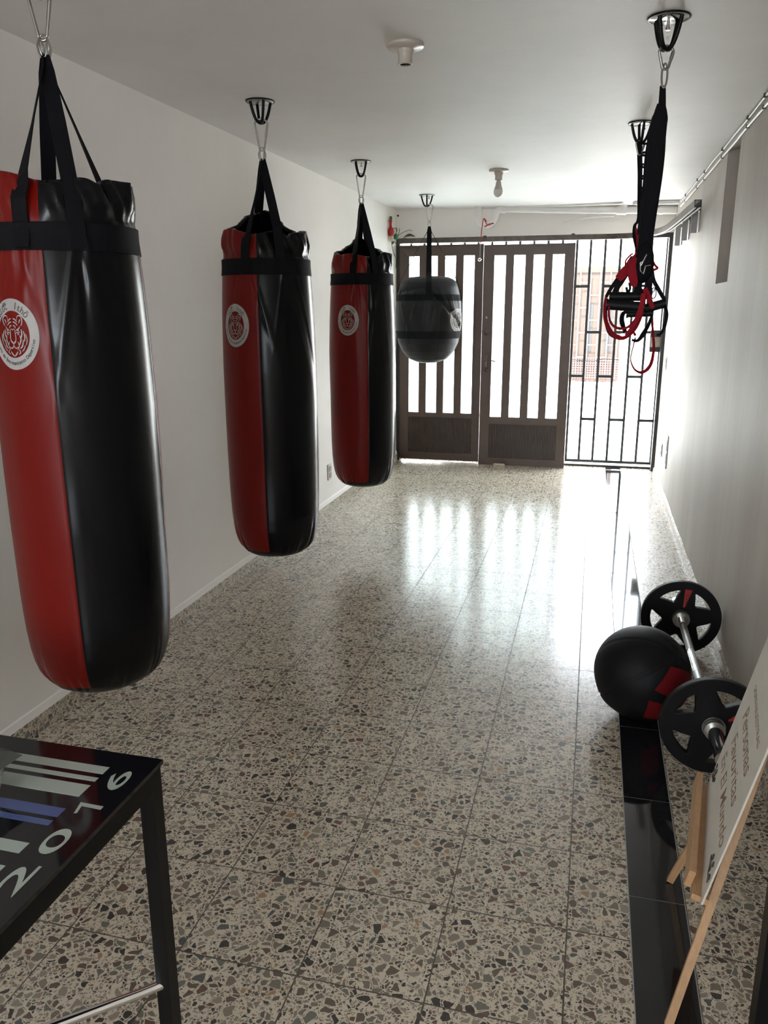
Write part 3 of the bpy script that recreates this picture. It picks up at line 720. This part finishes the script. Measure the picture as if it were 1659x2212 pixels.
        rp = [(p[0]-.012*c*(max(0, p[2]-1.82)/.028), p[1]-.012*s_*(max(0, p[2]-1.82)/.028), p[2]) for p in rp]
        G().tube(rp, .0023, 8, True).build('ring', 'steel', e)
    mz = cz(x, y)
    carabiner(e, mz-.072-.328, 2.163-.328, ang=.26)
    put_badge_rel(e, surf, seam+badge_dth, 1.423, .074, .093)
    if zlift:
        for ch in e.children_recursive:
            for v in ch.data.vertices:
                if v.co.z < 1.31: v.co.z += zlift*(1-v.co.z/1.31)**.9 if v.co.z > 0 else zlift
    return e
def put_badge_rel(e, surf, th, z0, rx, rz_):
    for o in put_badge(e, surf, th, z0, rx, rz_):
        for v in o.data.vertices: v.co.z -= .328
D2R = math.radians
def facing(x, y): return math.atan2(-y, -x)      # world angle (from +X) of the direction bag -> camera
# on the camera side, screen-left is the clockwise direction seen from above: view-relative +right => +angle
for i, (x, y, vr, bd, srel, pkh, zl, lab) in enumerate((
    (-1.415, 1.975, -15, -27, (-28, 10, 132, -172), .012, .052, 'red and black punching bag nearest the camera, cut by the left edge of the photo'),
    (-1.452, 3.480, -12, -32, (-27, 17, 158, -166), .12, .006, 'red and black punching bag hanging second from the camera, clear of the left wall'),
    (-1.452, 5.030, 9, -35, (-16, 25, 165, -172), .12, .012, 'red and black punching bag farthest from the camera, beside the ball-shaped bag'))):
    fc = facing(x, y)
    heavy_bag(x, y, fc+D2R(vr), 11+i, lab, D2R(bd), fc, srel, pkh, zl)
    make_mount(x, y, 'black caged ceiling hook holding the %s red and black punching bag' % ('nearest', 'middle', 'farthest')[i], rz=.3+.4*i)

# ball-shaped bag
def ball_bag(x, y):
    e = empty('ball_punching_bag', (x, y, 1.05), 'dark grey ball-shaped punching bag hanging in front of the brown doors', 'punching bag')
    rnd = random.Random(5)
    Z = [1.048, 1.052, 1.062, 1.083, 1.115, 1.15, 1.217, 1.3, 1.37, 1.46, 1.555, 1.62, 1.67, 1.70, 1.725, 1.742, 1.75, 1.755]
    R = [.01, .06, .105, .155, .19, .218, .25, .268, .274, .273, .266, .256, .243, .230, .205, .165, .10, .01]
    fc = facing(x, y)
    def dth(a): return (a+PI) % (2*PI)-PI
    F_ = [(fc+rnd.uniform(-1.6, 1.6), rnd.uniform(-2, 2), rnd.uniform(.03, .07), rnd.uniform(-.005, .005), rnd.uniform(.1, .3), rnd.uniform(1.45, 1.65)) for _ in range(30)]
    def surf(t, z):
        r = float(np.interp(z, Z, R))
        r *= 1+.012*math.cos(3*(t-fc))*math.exp(-((z-1.6)/.15)**2)
        for a, sl_, wd, am, ln, zc in F_:
            d = zc-z
            if d > -.03: r += am*math.exp(-(dth(t-a-sl_*d)/(wd*(1+2*abs(d))))**2)*math.exp(-(d/ln)**2)*min(1, r/.2)
        # big tuck on the right side and one on the left
        r -= .018*math.exp(-((z-(1.60-.22*dth(t-fc-.15)))/.022)**2)*(1 if -.2 < dth(t-fc-.15) < 1.1 else 0)*min(1, r/.2)
        r -= .012*math.exp(-((z-(1.655+.03*dth(t-fc)))/.014)**2)*(1 if -1.2 < dth(t-fc) < -.15 else 0)
        for k_ in range(6):
            if abs(dth(t-fc-.3-k_*PI/3)) < .012: r -= .0035
        return r
    g = G(); polar_surf(g, surf, np.linspace(0, 2*PI, 289), sorted(set(Z+list(np.linspace(1.06, 1.74, 100))))); g.v = [(p[0], p[1], p[2]-1.05) for p in g.v]; g.build('body', 'greyblack', e)
    ta = np.linspace(0, 2*PI, 193)
    for z0, z1 in ((1.555, 1.605), (1.255, 1.315)):
        g = G(); polar_surf(g, lambda t, z: surf(t, z)+.0025, ta, np.linspace(z0, z1, 6)); g.v = [(p[0], p[1], p[2]-1.05) for p in g.v]; g.build('band', 'web2', e)
    for k_ in range(4):
        t = fc+D2R(0)+k_*PI/2; c, s_ = math.cos(t), math.sin(t)
        pts = [(.010*c, .010*s_, 2.14), (.016*c, .016*s_, 2.10)]
        if k_ % 2 == 0:
            pts += [(.235*c, .235*s_, 1.742)] + [((surf(t, z)+.005)*c, (surf(t, z)+.005)*s_, z) for z in (1.70, 1.66, 1.60, 1.56)] if k_ else [(.12*c, .12*s_, 1.775), (.19*c, .19*s_, 1.745)]+[((surf(t, z)+.005)*c, (surf(t, z)+.005)*s_, z) for z in (1.70, 1.66, 1.60, 1.56)]
        else: pts += [((surf(t, 1.70)+.004)*c, (surf(t, 1.70)+.004)*s_, 1.715)]+[((surf(t, z)+.005)*c, (surf(t, z)+.005)*s_, z) for z in (1.68, 1.62, 1.56)]
        pts = [(p[0], p[1], p[2]-1.05) for p in pts]; T = (-s_, c, 0)
        G().ribbon(pts, [.022, .038]+[.045]*(len(pts)-2), T, .003).build('strap', 'web', e)
        rp = [(.010*c-.013*math.cos(a)*s_-.012*c*max(0, math.sin(a)), .010*s_+.013*math.cos(a)*c-.012*s_*max(0, math.sin(a)), 2.158-1.05+.028*math.sin(a)) for a in np.linspace(0, 2*PI, 20, endpoint=False)]
        G().tube(rp, .0023, 8, True).build('ring', 'steel', e)
    carabiner(e, cz(x, y)-.072-1.05, 2.172-1.05, ang=.15)
    for o in put_badge(e, surf, fc+D2R(62), 1.40, .10, .095):
        for v in o.data.vertices: v.co.z -= 1.05
ball_bag(-1.352, 6.67)
make_mount(-1.375, 6.67, 'black caged ceiling hook holding the ball-shaped punching bag', rz=.2)

# ------------------------------------------------------------------ suspension trainers on the right
RX, RY = .158, 2.79
make_mount(RX, RY, 'shiny caged ceiling hook nearest the camera, holding the wide black trainer straps', 'chrome', rz=.9)
make_mount(.155, 4.25, 'shiny caged ceiling hook behind the hanging trainer straps', 'chrome', rz=.2)
O = np.array((RX, RY, 1.28))
e = empty('suspension_trainer', tuple(O), 'black and red suspension trainer hanging from the nearest right-hand hook, with handles', 'suspension trainer')
def W(pts, dy=0):
    out = []
    for i, p in enumerate(pts):
        yy = p[2] if len(p) > 2 else dy
        k_ = (RY+yy)/RY
        out.append((p[0]*k_-O[0], yy, CH+(p[1]-CH)*k_-O[2]))
    return out
cb = carabiner(e, cz(RX, RY)-.078-O[2], 2.195-O[2], (0, 0), .021, .011, .0042, ang=.3)
G().tube([(.0+.008*math.cos(a), .006*math.sin(a), 2.178-O[2]+.035*math.sin(a)) for a in np.linspace(0, 2*PI, 24, endpoint=False)], .003, 8, True).build('ring', 'steel', e)
FX = (1, .15, 0)
def rib(name, pts, wid, m, wd=FX, dy=0, th=.003, n=6):
    P = bez(W(pts, dy), n); k_ = len(P)
    wl = [float(np.interp(i/(k_-1), np.linspace(0, 1, len(wid)), wid)) for i in range(k_)] if hasattr(wid, '__len__') else wid
    if wd == 'auto':
        wdl = []
        for i in range(k_):
            t = norm(P[min(i+1, k_-1)]-P[max(i-1, 0)]); wdl.append(tuple(np.cross(t, (0, 1, 0))*.8+np.array((0, .6, 0))))
    elif hasattr(wd[0], '__len__'): wdl = [tuple(np.array(wd[0])*(1-i/(k_-1))+np.array(wd[1])*i/(k_-1)) for i in range(k_)]
    else: wdl = wd
    return G().ribbon(P, wl, wdl, th).build(name, m, e)
rib('strap', [(.155, 2.150), (.157, 2.11), (.157, 2.085), (.152, 2.04), (.149, 1.97), (.147, 1.87), (.139, 1.76), (.134, 1.68)], [.016, .020, .022, .048, .052, .045, .044, .040, .036], 'web', th=.006)
rib('strap', [(.156, 2.13), (.160, 2.07), (.165, 2.0), (.162, 1.9), (.152, 1.78), (.146, 1.68)], [.012, .018, .026, .03, .028], 'web', dy=.012)
rib('strap', [(.150, 2.10), (.140, 2.03), (.134, 1.95), (.132, 1.86), (.124, 1.72)], [.014, .03, .034, .03, .026], 'web', dy=.02)
# knot of folded webbing
G().lathe([(.006, .075), (.022, .06), (.030, .03), (.032, .0), (.026, -.03), (.012, -.05), (0, -.055)], (.139-O[0], 0, 1.625-O[2]), 14).build('webbing_knot', 'web', e)
G().tube(W([(.13, 1.625, -.034), (.146, 1.66, -.036), (.138, 1.64, -.036), (.128, 1.635, -.034), (.13, 1.61, -.034), (.14, 1.60, -.034), (.145, 1.625, -.036), (.16, 1.627, -.03)]), .0022, 6).build('buckle_wire', 'steel', e)
rib('strap', [(.118, 1.665), (.098, 1.63), (.075, 1.60), (.062, 1.585)], [.012, .024, .03, .022], 'redweb', dy=-.01)
rib('strap', [(.115, 1.65), (.105, 1.61), (.112, 1.575), (.118, 1.56)], [.02, .03, .026, .01], 'redweb', dy=-.018)
rib('strap', [(.108, 1.655), (.085, 1.60), (.062, 1.56), (.045, 1.52)], [.014, .02, .018, .012], 'web', dy=.01)
rib('strap', [(.149, 1.671), (.160, 1.64), (.171, 1.586), (.188, 1.555), (.210, 1.521)], .012, 'web', dy=.005)
rib('strap', [(.128, 1.60), (.127, 1.56), (.121, 1.53)], [.03, .022, .02], 'web', dy=.004)
rib('strap', [(.150, 1.615), (.156, 1.585), (.158, 1.56), (.147, 1.545), (.132, 1.55), (.125, 1.575)], [.02, .024, .02, .016], 'web', dy=-.004)
rib('strap', [(.101, 1.655), (.066, 1.595), (.040, 1.552), (.028, 1.528)], [.008, .012, .010], 'web', dy=.006)
for a, b_, dy, r in (((.033, 1.505), (.151, 1.496), -.02, .0165), ((.040, 1.530), (.143, 1.530), .015, .015), ((.134, 1.486), (.212, 1.508), .012, .0145), ((.098, 1.474), (.178, 1.478), .035, .0115)):
    h = G().tube(W([a, b_], dy), r, 18).build('handle', 'rubber', e)
    for q in (a, b_):
        dx = .005 if q == b_ else -.005
        G().tube(W([(q[0]-dx*.6, q[1]), (q[0]+dx*.4, q[1])], dy), r*1.18, 18).build('end_ring', 'blackmetal', h)
rib('foot_loop', [(.028, 1.528), (.026, 1.495), (.032, 1.455), (.050, 1.418), (.075, 1.400), (.098, 1.400), (.127, 1.428), (.143, 1.478), (.148, 1.538)], [.008, .010, .014, .016, .016, .013, .012, .014, .016], 'redweb', dy=-.03, wd='auto')
rib('foot_loop', [(.030, 1.50), (.032, 1.46), (.045, 1.42), (.062, 1.405), (.08, 1.398)], [.008, .014, .018, .014], 'web', dy=-.022, wd='auto')
rib('foot_loop', [(.039, 1.499), (.043, 1.462), (.056, 1.438), (.080, 1.428), (.104, 1.433), (.125, 1.455), (.137, 1.488)], [.006, .007, .008, .008, .01, .013], 'redweb', dy=-.036, wd='auto')
rib('foot_loop', [(.105, 1.482), (.088, 1.478), (.083, 1.459), (.088, 1.438), (.097, 1.417)], [.010, .016, .018, .014], 'web', dy=.03, wd='auto')
rib('foot_loop', [(.176, 1.470), (.168, 1.440), (.157, 1.418), (.146, 1.398), (.135, 1.389), (.119, 1.392)], [.006, .014, .018, .012, .008], 'web', dy=.02, wd='auto')
rib('strap', [(.118, 1.44), (.122, 1.42), (.13, 1.405)], .008, 'redweb', dy=.02)
rib('strap', [(.147, 1.556), (.160, 1.53), (.178, 1.492)], [.016, .018, .012], 'redweb', dy=-.012)
rib('strap', [(.145, 1.54), (.138, 1.48), (.118, 1.435), (.100, 1.405)], [.014, .016, .012, .012], 'redweb', dy=-.04)
rib('foot_loop', [(.213, 1.505), (.221, 1.480), (.221, 1.455), (.215, 1.425), (.206, 1.410), (.195, 1.409)], [.007, .012, .012, .008, .005], 'web', dy=.01, wd='auto')
for q, dx in (((.098, 1.575), 0), ((.165, 1.56), .01), ((.09, 1.56), 0)):
    rib('adjuster_tail', [(q[0], q[1]), (q[0]+.004, q[1]-.02), (q[0]-.004, q[1]-.038)], .008, 'web', dy=.01)
for q, s_ in (((.172, 1.56), 1), ((.176, 1.54), 1)):
    G().tube(W([(q[0]+.008*math.cos(a), q[1]+.017*math.sin(a), .0) for a in np.linspace(0, 2*PI, 16, endpoint=False)]), .0016, 6, True).build('ring', 'blackmetal', e)
rib('strap', [(.103, 1.664), (.092, 1.655), (.082, 1.64), (.084, 1.62)], .005, 'redweb', dy=-.015)
rib('strap', [(.165, 1.64), (.175, 1.625), (.182, 1.618), (.17, 1.612)], .007, 'redweb', dy=0)
# second trainer: looped daisy strap, with a long red loop
O = np.array((.155, 4.25, 1.28)); RY = 4.25
e = empty('suspension_trainer', tuple(O), 'looped black ladder strap with a thin red loop hanging from the rear right-hand hook', 'suspension trainer')
carabiner(e, cz(.155, 4.25)-.078-O[2], 2.20-O[2], (0, 0), .02, .01, .004, ang=.3)
main = [(.150, 2.27), (.156, 2.2), (.163, 2.12), (.168, 2.03), (.172, 1.94), (.168, 1.90), (.156, 1.88), (.16, 1.83), (.178, 1.77), (.185, 1.70)]
rib('strap', main, [.024, .024, .022, .02, .014, .012, .02, .024, .02], 'web', wd=(1, .15, 0))
for i in range(5):
    z = 2.25-i*.052
    rib('daisy_loop', [(.158+.003*i, z), (.188+.003*i, z-.004), (.194+.003*i, z-.022), (.184+.003*i, z-.038), (.160+.003*i, z-.042)], .02, 'web', wd=(.2, .9, .5), th=.004)
rib('strap', [(.190, 2.29), (.198, 2.2), (.201, 2.1), (.196, 2.0), (.186, 1.9)], .016, 'web', wd=(1, .3, 0))
rib('strap', [(.162, 1.87), (.172, 1.84), (.180, 1.79), (.182, 1.74)], [.008, .018, .014], 'redweb', dy=-.01)
k_ = 4.25/2.79
rl = [(.13, 1.400), (.125, 1.37), (.121, 1.347), (.121, 1.323), (.135, 1.296), (.157, 1.286), (.176, 1.298), (.187, 1.322), (.190, 1.369), (.183, 1.419), (.176, 1.47), (.165, 1.56), (.16, 1.63)]
rl = [(a*k_, CH+(b_-CH)*k_) for a, b_ in rl]
rib('red_loop', rl, [.008, .006, .005, .006, .010, .016, .020, .018, .014, .012, .012, .012, .012], 'redweb', wd='auto')
RY = 2.79

# ------------------------------------------------------------------ barbell
def plate_window(a0, sc_=1):
    """one rounded window between two spokes, centred on angle a0"""
    P = []
    ro, ri, hw = .131, .076, math.radians(23.5)
    for t in np.linspace(-.93, .93, 13): P.append((ro*math.cos(a0+hw*t), ro*math.sin(a0+hw*t)))
    for t in np.linspace(.99, -.99, 17):
        a = a0+hw*t*(.62+.38*abs(t)); r = ri+.050*abs(t)**2.3; P.append((r*math.cos(a), r*math.sin(a)))
    return P
PR_ = .166
v2, f2 = shape2d([[(PR_*math.cos(a), PR_*math.sin(a)) for a in np.linspace(0, 2*PI, 96, endpoint=False)]]+[plate_window(2*PI*i/5) for i in range(5)]+[[(.026*math.cos(a), .026*math.sin(a)) for a in np.linspace(0, 2*PI, 32, endpoint=False)]], .010, .003)
lab2, labf = text2d('RDK FIT', .018, .0003)
def make_barbell():
    e = empty('barbell', (0, 0, 0), 'short chrome barbell with one black plate at each end, lying along the right wall', 'barbell')
    a, b_ = np.array((.452, 2.535, PR_)), np.array((.442, 3.505, PR_)); d = norm(b_-a); L_ = np.linalg.norm(b_-a)
    sd = norm(np.cross(d, (0, 0, 1)))
    e.location = (0, 0, 0)
    pt = lambda s_: tuple(a+d*s_)
    G().tube([pt(.045), pt(L_-.045)], .0140, 20).build('bar', 'chrome', e)
    for s0, s1 in ((.12, .40), (.60, .86)): G().tube([pt(s0), pt(s1)], .0152, 20).build('grip', 'knurl', e)
    for s0, s1 in ((-.21, .055), (L_-.055, L_+.19)):
        sl_ = G().tube([pt(s0), pt(s1)], .0245, 28).build('sleeve', 'chrome', e)
    for s_, w_ in ((.030, 1), (L_-.030, -1)):
        G().tube([pt(s_-.006), pt(s_+.006)], .036, 32).build('collar', 'steel', e)
    for s_ in (-.032, L_+.032):
        G().tube([pt(s_-.008), pt(s_+.008)], .033, 32).build('outer_collar', 'steel', e)
    for s_, rot_, side in ((0, math.radians(34-36), -1), (L_, math.radians(80-36), -1)):
        def MP(x, y, z):   # local plate coords -> world;  x: right as seen by camera, y: up, z: along bar
            c, s2 = math.cos(rot_), math.sin(rot_); X, Y = x*c-y*s2, x*s2+y*c
            return a+d*(s_+z)+np.array((1, 0, 0))*0+sd*X+np.array((0, 0, 1))*Y
        off_ = 0
        g = G(); g.add([MP(x, y, z) for x, y, z in v2], f2); o = g.build('plate', 'rubber', e)
        g = G().tube([a+d*(s_-.014), a+d*(s_+.014)], .044 if s_ else .040, 32); g.build('hub', 'rubber' if s_ == 0 else 'rubber', o)
        g = G().tube([a+d*(s_-.0165), a+d*(s_-.008)], .037, 32); g.build('hub_ring', 'steel', o)
        # red wedge on the spoke pointing at local +36 deg
        cth, sth = math.cos(math.radians(36)), math.sin(math.radians(36))
        rr = lambda r, t: (r*cth-t*sth, r*sth+t*cth)
        w4 = [rr(.052, -.003), rr(.052, .004), rr(.135, .016), rr(.137, -.014)]
        g = G(); g.add([MP(x, y, z) for z in (-.0142, -.012) for x, y in w4], [(0, 1, 2, 3), (4, 7, 6, 5), (0, 4, 5, 1), (1, 5, 6, 2), (2, 6, 7, 3), (3, 7, 4, 0)]); lb_ = g.build('red_label', 'redlabel', o)
        g = G(); g.add([MP(*rr(.072+x*.72, -(y-.006)*.9), -.0146) for x, y, z in lab2], labf); g.build('label_lettering', 'signblk', lb_)
    return e
make_barbell()

# ------------------------------------------------------------------ wall ball
def make_ball(x, y, R):
    e = empty('medicine_ball', (x, y, 0), 'large black medicine ball with red patches lying against the barbell', 'ball')
    ax = norm((.62, -.42, .62)); u = norm(np.cross(ax, (0, 0, 1))); w_ = np.cross(ax, u)
    n, m_ = 128, 80; v = []; f = []; mi = []
    def P(th, ph, r): return (r*(math.cos(ph)*(math.cos(th)*u+math.sin(th)*w_)+math.sin(ph)*ax))
    def rad(th, ph):
        r = R
        k_ = (th % (PI/3)); k_ = min(k_, PI/3-k_)
        if k_ < .03 and abs(ph) < 1.2: r -= .004*(1-k_/.03)
        if abs(abs(ph)-1.2) < .03: r -= .0035*(1-abs(abs(ph)-1.2)/.03)
        return r-.0015*math.sin(5*th+3*ph)
    for i in range(m_+1):
        ph = -PI/2+PI*i/m_
        for j in range(n): th = 2*PI*j/n; v.append(P(th, ph, rad(th, ph))+np.array((0, 0, R)))
    g = G(); fk = []
    for i in range(m_):
        for j in range(n): fk.append((i*n+j, i*n+(j+1) % n, (i+1)*n+(j+1) % n, (i+1)*n+j))
    g.add(v, fk, 0, True); g.build('shell', 'ballk', e)
    # red patches sewn on the shell: four-cornered, given by directions from the centre
    for q4 in (((.175, -.978, .11), (.473, -.705, .529), (.95, -.27, .2), (.60, -.80, -.12)), ((.02, -.80, -.60), (.09, -.988, -.12), (.40, -.90, -.22), (.42, -.62, -.70)), ((.6, -.72, -.25), (.68, -.68, -.18), (.95, -.2, -.1), (.8, -.4, -.5))):
        A_, B_, C_, D_ = (norm(q) for q in q4); k2 = 14; v = []
        for i in range(k2+1):
            for j in range(k2+1):
                u_, w2 = i/k2, j/k2
                d_ = norm(A_*(1-u_)*(1-w2)+B_*u_*(1-w2)+C_*u_*w2+D_*(1-u_)*w2); v.append(d_*(R+.0028)+np.array((0, 0, R)))
        G().add(v, [(i*(k2+1)+j, i*(k2+1)+j+1, (i+1)*(k2+1)+j+1, (i+1)*(k2+1)+j) for i in range(k2) for j in range(k2)], 0, True).build('red_patch', 'ballr', e)
make_ball(.246, 2.865, .174)

# ------------------------------------------------------------------ easel with the sign
ea = empty('easel', (.3, 1.72, 0), 'small pale wooden easel standing on the dark floor strip at the right', 'easel')
O = np.array((.3, 1.72, 0))
dB = norm((-.151, -.988, 0)); nrm = norm((.988, -.151, 0)); LEAN = math.radians(12.5); up = np.array((0, 0, 1))*math.cos(LEAN)+nrm*math.sin(LEAN)
fr = np.cross(dB, up); fr = fr if fr[0] < 0 else -fr        # direction the board faces
A0 = np.array((.360, 1.948, .300))
def EW(p): return np.array(p, float)-O
G().bar(EW((.283, 1.945, .004)), EW((.445, 1.74, .70)), .013, .017, fr).build('leg', 'wood', ea)
G().bar(EW((.241, 1.478, .004)), EW((.438, 1.70, .70)), .013, .017, fr).build('leg', 'wood', ea)
G().bar(EW((.560, 1.70, .004)), EW((.447, 1.72, .70)), .014, .024, (1, 0, 0)).build('leg', 'wood', ea)
G().bar(EW((.42, 1.74, .60)), EW((.50, 1.72, 1.05)), .014, .030, fr).build('centre_post', 'wood', ea)
G().bar(EW(A0+fr*.010-up*.010-dB*.006), EW(A0+fr*.010-up*.010+dB*.43), .034, .014, up).build('ledge', 'wood', ea)
G().bar(EW(A0+fr*.035+up*.002-dB*.012), EW(A0+fr*.035+up*.002+dB*.395), .014, .040, up).build('ledge_lip', 'wood', ea)
si = empty('sign_board', tuple(A0), 'cream sign with brown handwriting leaning on the small wooden easel', 'sign')
Wd, Hs = .459, .62
SP = lambda x, y, z=0: A0-A0+dB*x+up*y+fr*z     # x along the bottom edge, y up, z out of the board
g = G()
vv = [SP(x, y, z) for z in (.006, .010) for x, y in ((0, .002), (Wd, .002), (Wd, Hs), (0, Hs))]
g.add(vv, [(0, 3, 2, 1), (4, 5, 6, 7), (0, 1, 5, 4), (1, 2, 6, 5), (2, 3, 7, 6), (3, 0, 4, 7)]); g.build('card', 'sign', si)
def sign_text(txt, x, y, size, shear, mat, offset=0, sx=1.0):
    v, f = text2d(txt, size, offset, shear, 'LEFT'); L_ = max(p[0] for p in v)
    g = G(); g.add([SP(x+p[0]*sx, y+p[1], .0104) for p in v], f); g.build('lettering', mat, si); return L_
def fit_text(txt, x0, x1, y, size, shear, mat, offset=0):
    v, f = text2d(txt, size, offset, shear, 'LEFT'); mn, mx = min(p[0] for p in v), max(p[0] for p in v); k_ = (x1-x0)/(mx-mn)
    g = G(); g.add([SP(x0+(p[0]-mn)*k_, y+p[1], .0104) for p in v], f); g.build('lettering', mat, si)
fit_text('En El Mundo', .055, .425, .112, .062, .4, 'signtxt', .0003)
fit_text('Favoritas', .09, .38, .185, .066, .4, 'signtxt', .0003)
fit_text('Personas', .10, .38, .262, .066, .4, 'signtxt', .0003)
fit_text('SON NUESTRAS', .10, .38, .338, .026, .0, 'signtxt', 0)
for x0, y0, s_ in ((.405, .045, 1), (.05, .045, -1)):
    g = G()
    for ang, ln in ((20, .035), (60, .04), (100, .035), (140, .03), (0, .028)):
        a = math.radians(ang); c_, s2 = math.cos(a)*s_, math.sin(a)
        pts = [SP(x0+c_*t*ln+.006*math.sin(t*5), y0+s2*t*ln, .0112) for t in np.linspace(0, 1, 6)]; g.tube(pts, .0008, 5)
        ex = [SP(x0+c_*ln+.007*math.cos(q), y0+s2*ln+.005*math.sin(q), .0112) for q in np.linspace(0, 2*PI, 10, endpoint=False)]; g.tube(ex, .0007, 5, True)
    g.build('sprig_drawing', 'signblk', si)
# black upright at the right edge
tag(G().box(.358, .40, 1.30, 1.34, 0, .9).build('black_post', 'blackmetal'), 'black upright post at the bottom right edge, in front of the easel sign', 'post')

# ------------------------------------------------------------------ glass table at the left front
TX, TY, TZ = -.683, 1.079, .74
e = empty('glass_table', (TX, TY, 0), 'black metal table with a dark glass top printed with stripes and 2016', 'table')
x0, y0 = -1.55-TX, .30-TY
G().box(x0-.004, .004, y0-.004, .004, TZ-.008, TZ).build('tabletop', 'tglass', e)
for a in ((-.04, 0, y0, 0), (x0, x0+.04, y0, 0)): G().box(a[0], a[1], a[2], a[3], TZ-.046, TZ-.0085).build('side_rail', 'blackmetal', e)
for a in ((x0+.04, -.04, -.04, 0), (x0+.04, -.04, y0, y0+.04)): G().box(a[0], a[1], a[2], a[3], TZ-.046, TZ-.0085).build('side_rail', 'blackmetal', e)
for a, b_ in ((-.028, -.028), (-.028, y0), (x0, -.028), (x0, y0)): G().box(a, a+.028, b_, b_+.028, 0, TZ-.046).build('leg', 'blackmetal', e)
G().tube([(-.015, -.018, .285), (-.05, -.045, .28), (x0+.05, y0+.05, .28), (x0+.02, y0+.02, .285)], .009, 12).build('cross_brace', 'chrome', e)
G().tube([(x0+.015, -.018, .265), (x0+.05, -.045, .262), (-.05, y0+.05, .262), (-.02, y0+.02, .265)], .009, 12).build('cross_brace', 'chrome', e)
for ya, yb, m_ in ((1.017, 1.038, 'stripew'), (.995, 1.006, 'stripew'), (.952, .984, 'stripew'), (.898, .920, 'stripeb'), (.877, .889, 'stripeb'), (.812, .835, 'stripew'), (.76, .785, 'stripew'), (.70, .735, 'stripew'), (.66, .672, 'stripeb')):
    G().box(-1.40-TX, -.754-TX, ya-TY, yb-TY, TZ, TZ+.0004).build('printed_stripe', m_, e)
for ch, yc, wd in (('2', .765, .062), ('0', .848, .058), ('6', 1.008, .055)):
    v, f = text2d(ch, .045, .0004); mn, mx = min(p[0] for p in v), max(p[0] for p in v); b0, b1 = min(p[1] for p in v), max(p[1] for p in v)
    g = G(); g.add([(-.703-(p[1]-b0)/(b1-b0)*.034-TX, yc+((p[0]-mn)/(mx-mn)-.5)*wd-TY, TZ+.0005) for p in v], f); g.build('printed_digit', 'stripew', e)
G().add([(px_-TX, py_-TY, TZ+zz) for zz in (.0001, .0005) for px_, py_ in ((-.700, .930), (-.700, .939), (-.742, .940), (-.735, .912), (-.7305, .914), (-.734, .931))], [(6, 7, 8, 9, 10, 11)]).build('printed_digit', 'stripew', e)
# things standing on the table at the photo's left edge
bw = empty('glass_bowl', (-.905, .895, TZ), 'cut glass bowl on the table at the left edge', 'bowl')
m, nt, b = nmat('clear_glass'); setin(b, 'Transmission Weight', .85); setin(b, 'Roughness', .08); setin(b, 'Base Color', (.75, .78, .76, 1)); M['clear'] = m
v = []; f = []; n = 28
for r, h in ((0, .001), (.030, .001), (.040, .018), (.046, .042), (.048, .052), (.043, .052), (.036, .02), (0, .01)):
    for j in range(n): k_ = 1+.05*(j % 2) if r > .03 else 1; a = 2*PI*j/n; v.append((r*k_*math.cos(a), r*k_*math.sin(a), h))
for i in range(7):
    for j in range(n): f.append((i*n+j, i*n+(j+1) % n, (i+1)*n+(j+1) % n, (i+1)*n+j))
G().add(v, f).build('bowl', 'clear', bw)
g = G().add([(-.06, -.035, .056), (.05, -.03, .054), (.062, .03, .058), (-.05, .045, .056), (-.055, -.03, .062), (.02, -.015, .085), (.045, .025, .066), (-.045, .04, .07)],
            [(0, 3, 2, 1), (4, 5, 6, 7), (0, 1, 5, 4), (1, 2, 6, 5), (2, 3, 7, 6), (3, 0, 4, 7)])
M['dkcloth'] = simple('grey_cloth', (.07, .075, .068), .8)
o = tag(g.build('folded_cloth', 'dkcloth'), 'grey folded cloth resting on the glass bowl', 'cloth'); o.location = (-.915, .925, TZ)

# ------------------------------------------------------------------ street outside
struct('ground', G().box(-14, 16, YF+.12, 17.6, -.14, -.02), 'street')
ho = empty('house_across_the_street', (0, 17.6, 0), 'white house across the street with a varnished wooden garage door behind white bars', 'house')
G().box(-14, 16, 0, .3, -.1, 3.3).build('wall', 'outwall', ho)
# garage door of varnished planks with dark panes
g = G().box(-3.2, .52, -.06, 0, .0, 2.31); gd = g.build('garage_door', 'varnish', ho)
G().box(-3.25, .56, -.10, -.0, 2.20, 2.31).build('lintel', 'varnish', gd)
for i in range(9):
    x = .30-.40*i
    G().box(x-.10, x+.04, -.072, -.05, .58, 1.60).build('dark_pane', 'wooddark', gd)
    G().box(x-.15, x+.09, -.066, -.05, 1.72, 2.05).build('top_panel', 'varnish', gd)
g = G().box(-3.2, .52, -.13, -.0, 0, .42); g.build('plinth', 'lintel', gd)
g = G()
for i in range(19): x = .45-.2*i; g.box(x-.011, x+.011, -.20, -.18, .05, 2.25)
for i in range(19):
    x = .45-.2*i
    for z in ((.5, 1.0, 1.5, 2.0) if i % 2 else (.75, 1.25, 1.75)): g.box(x-.2, x, -.20, -.18, z-.011, z+.011)
for z in np.arange(.08, .5, .05): g.box(-3.2, .5, -.205, -.195, z-.004, z+.004)
for x in np.arange(-3.2, .5, .05): g.box(x-.004, x+.004, -.205, -.195, .05, .5)
g.build('security_grille', 'whiteiron', ho)
G().box(1.0, 1.42, -.05, 0, 1.15, 2.26).build('grey_shutter', 'outgrey', ho)
bpy.context.view_layer.update()
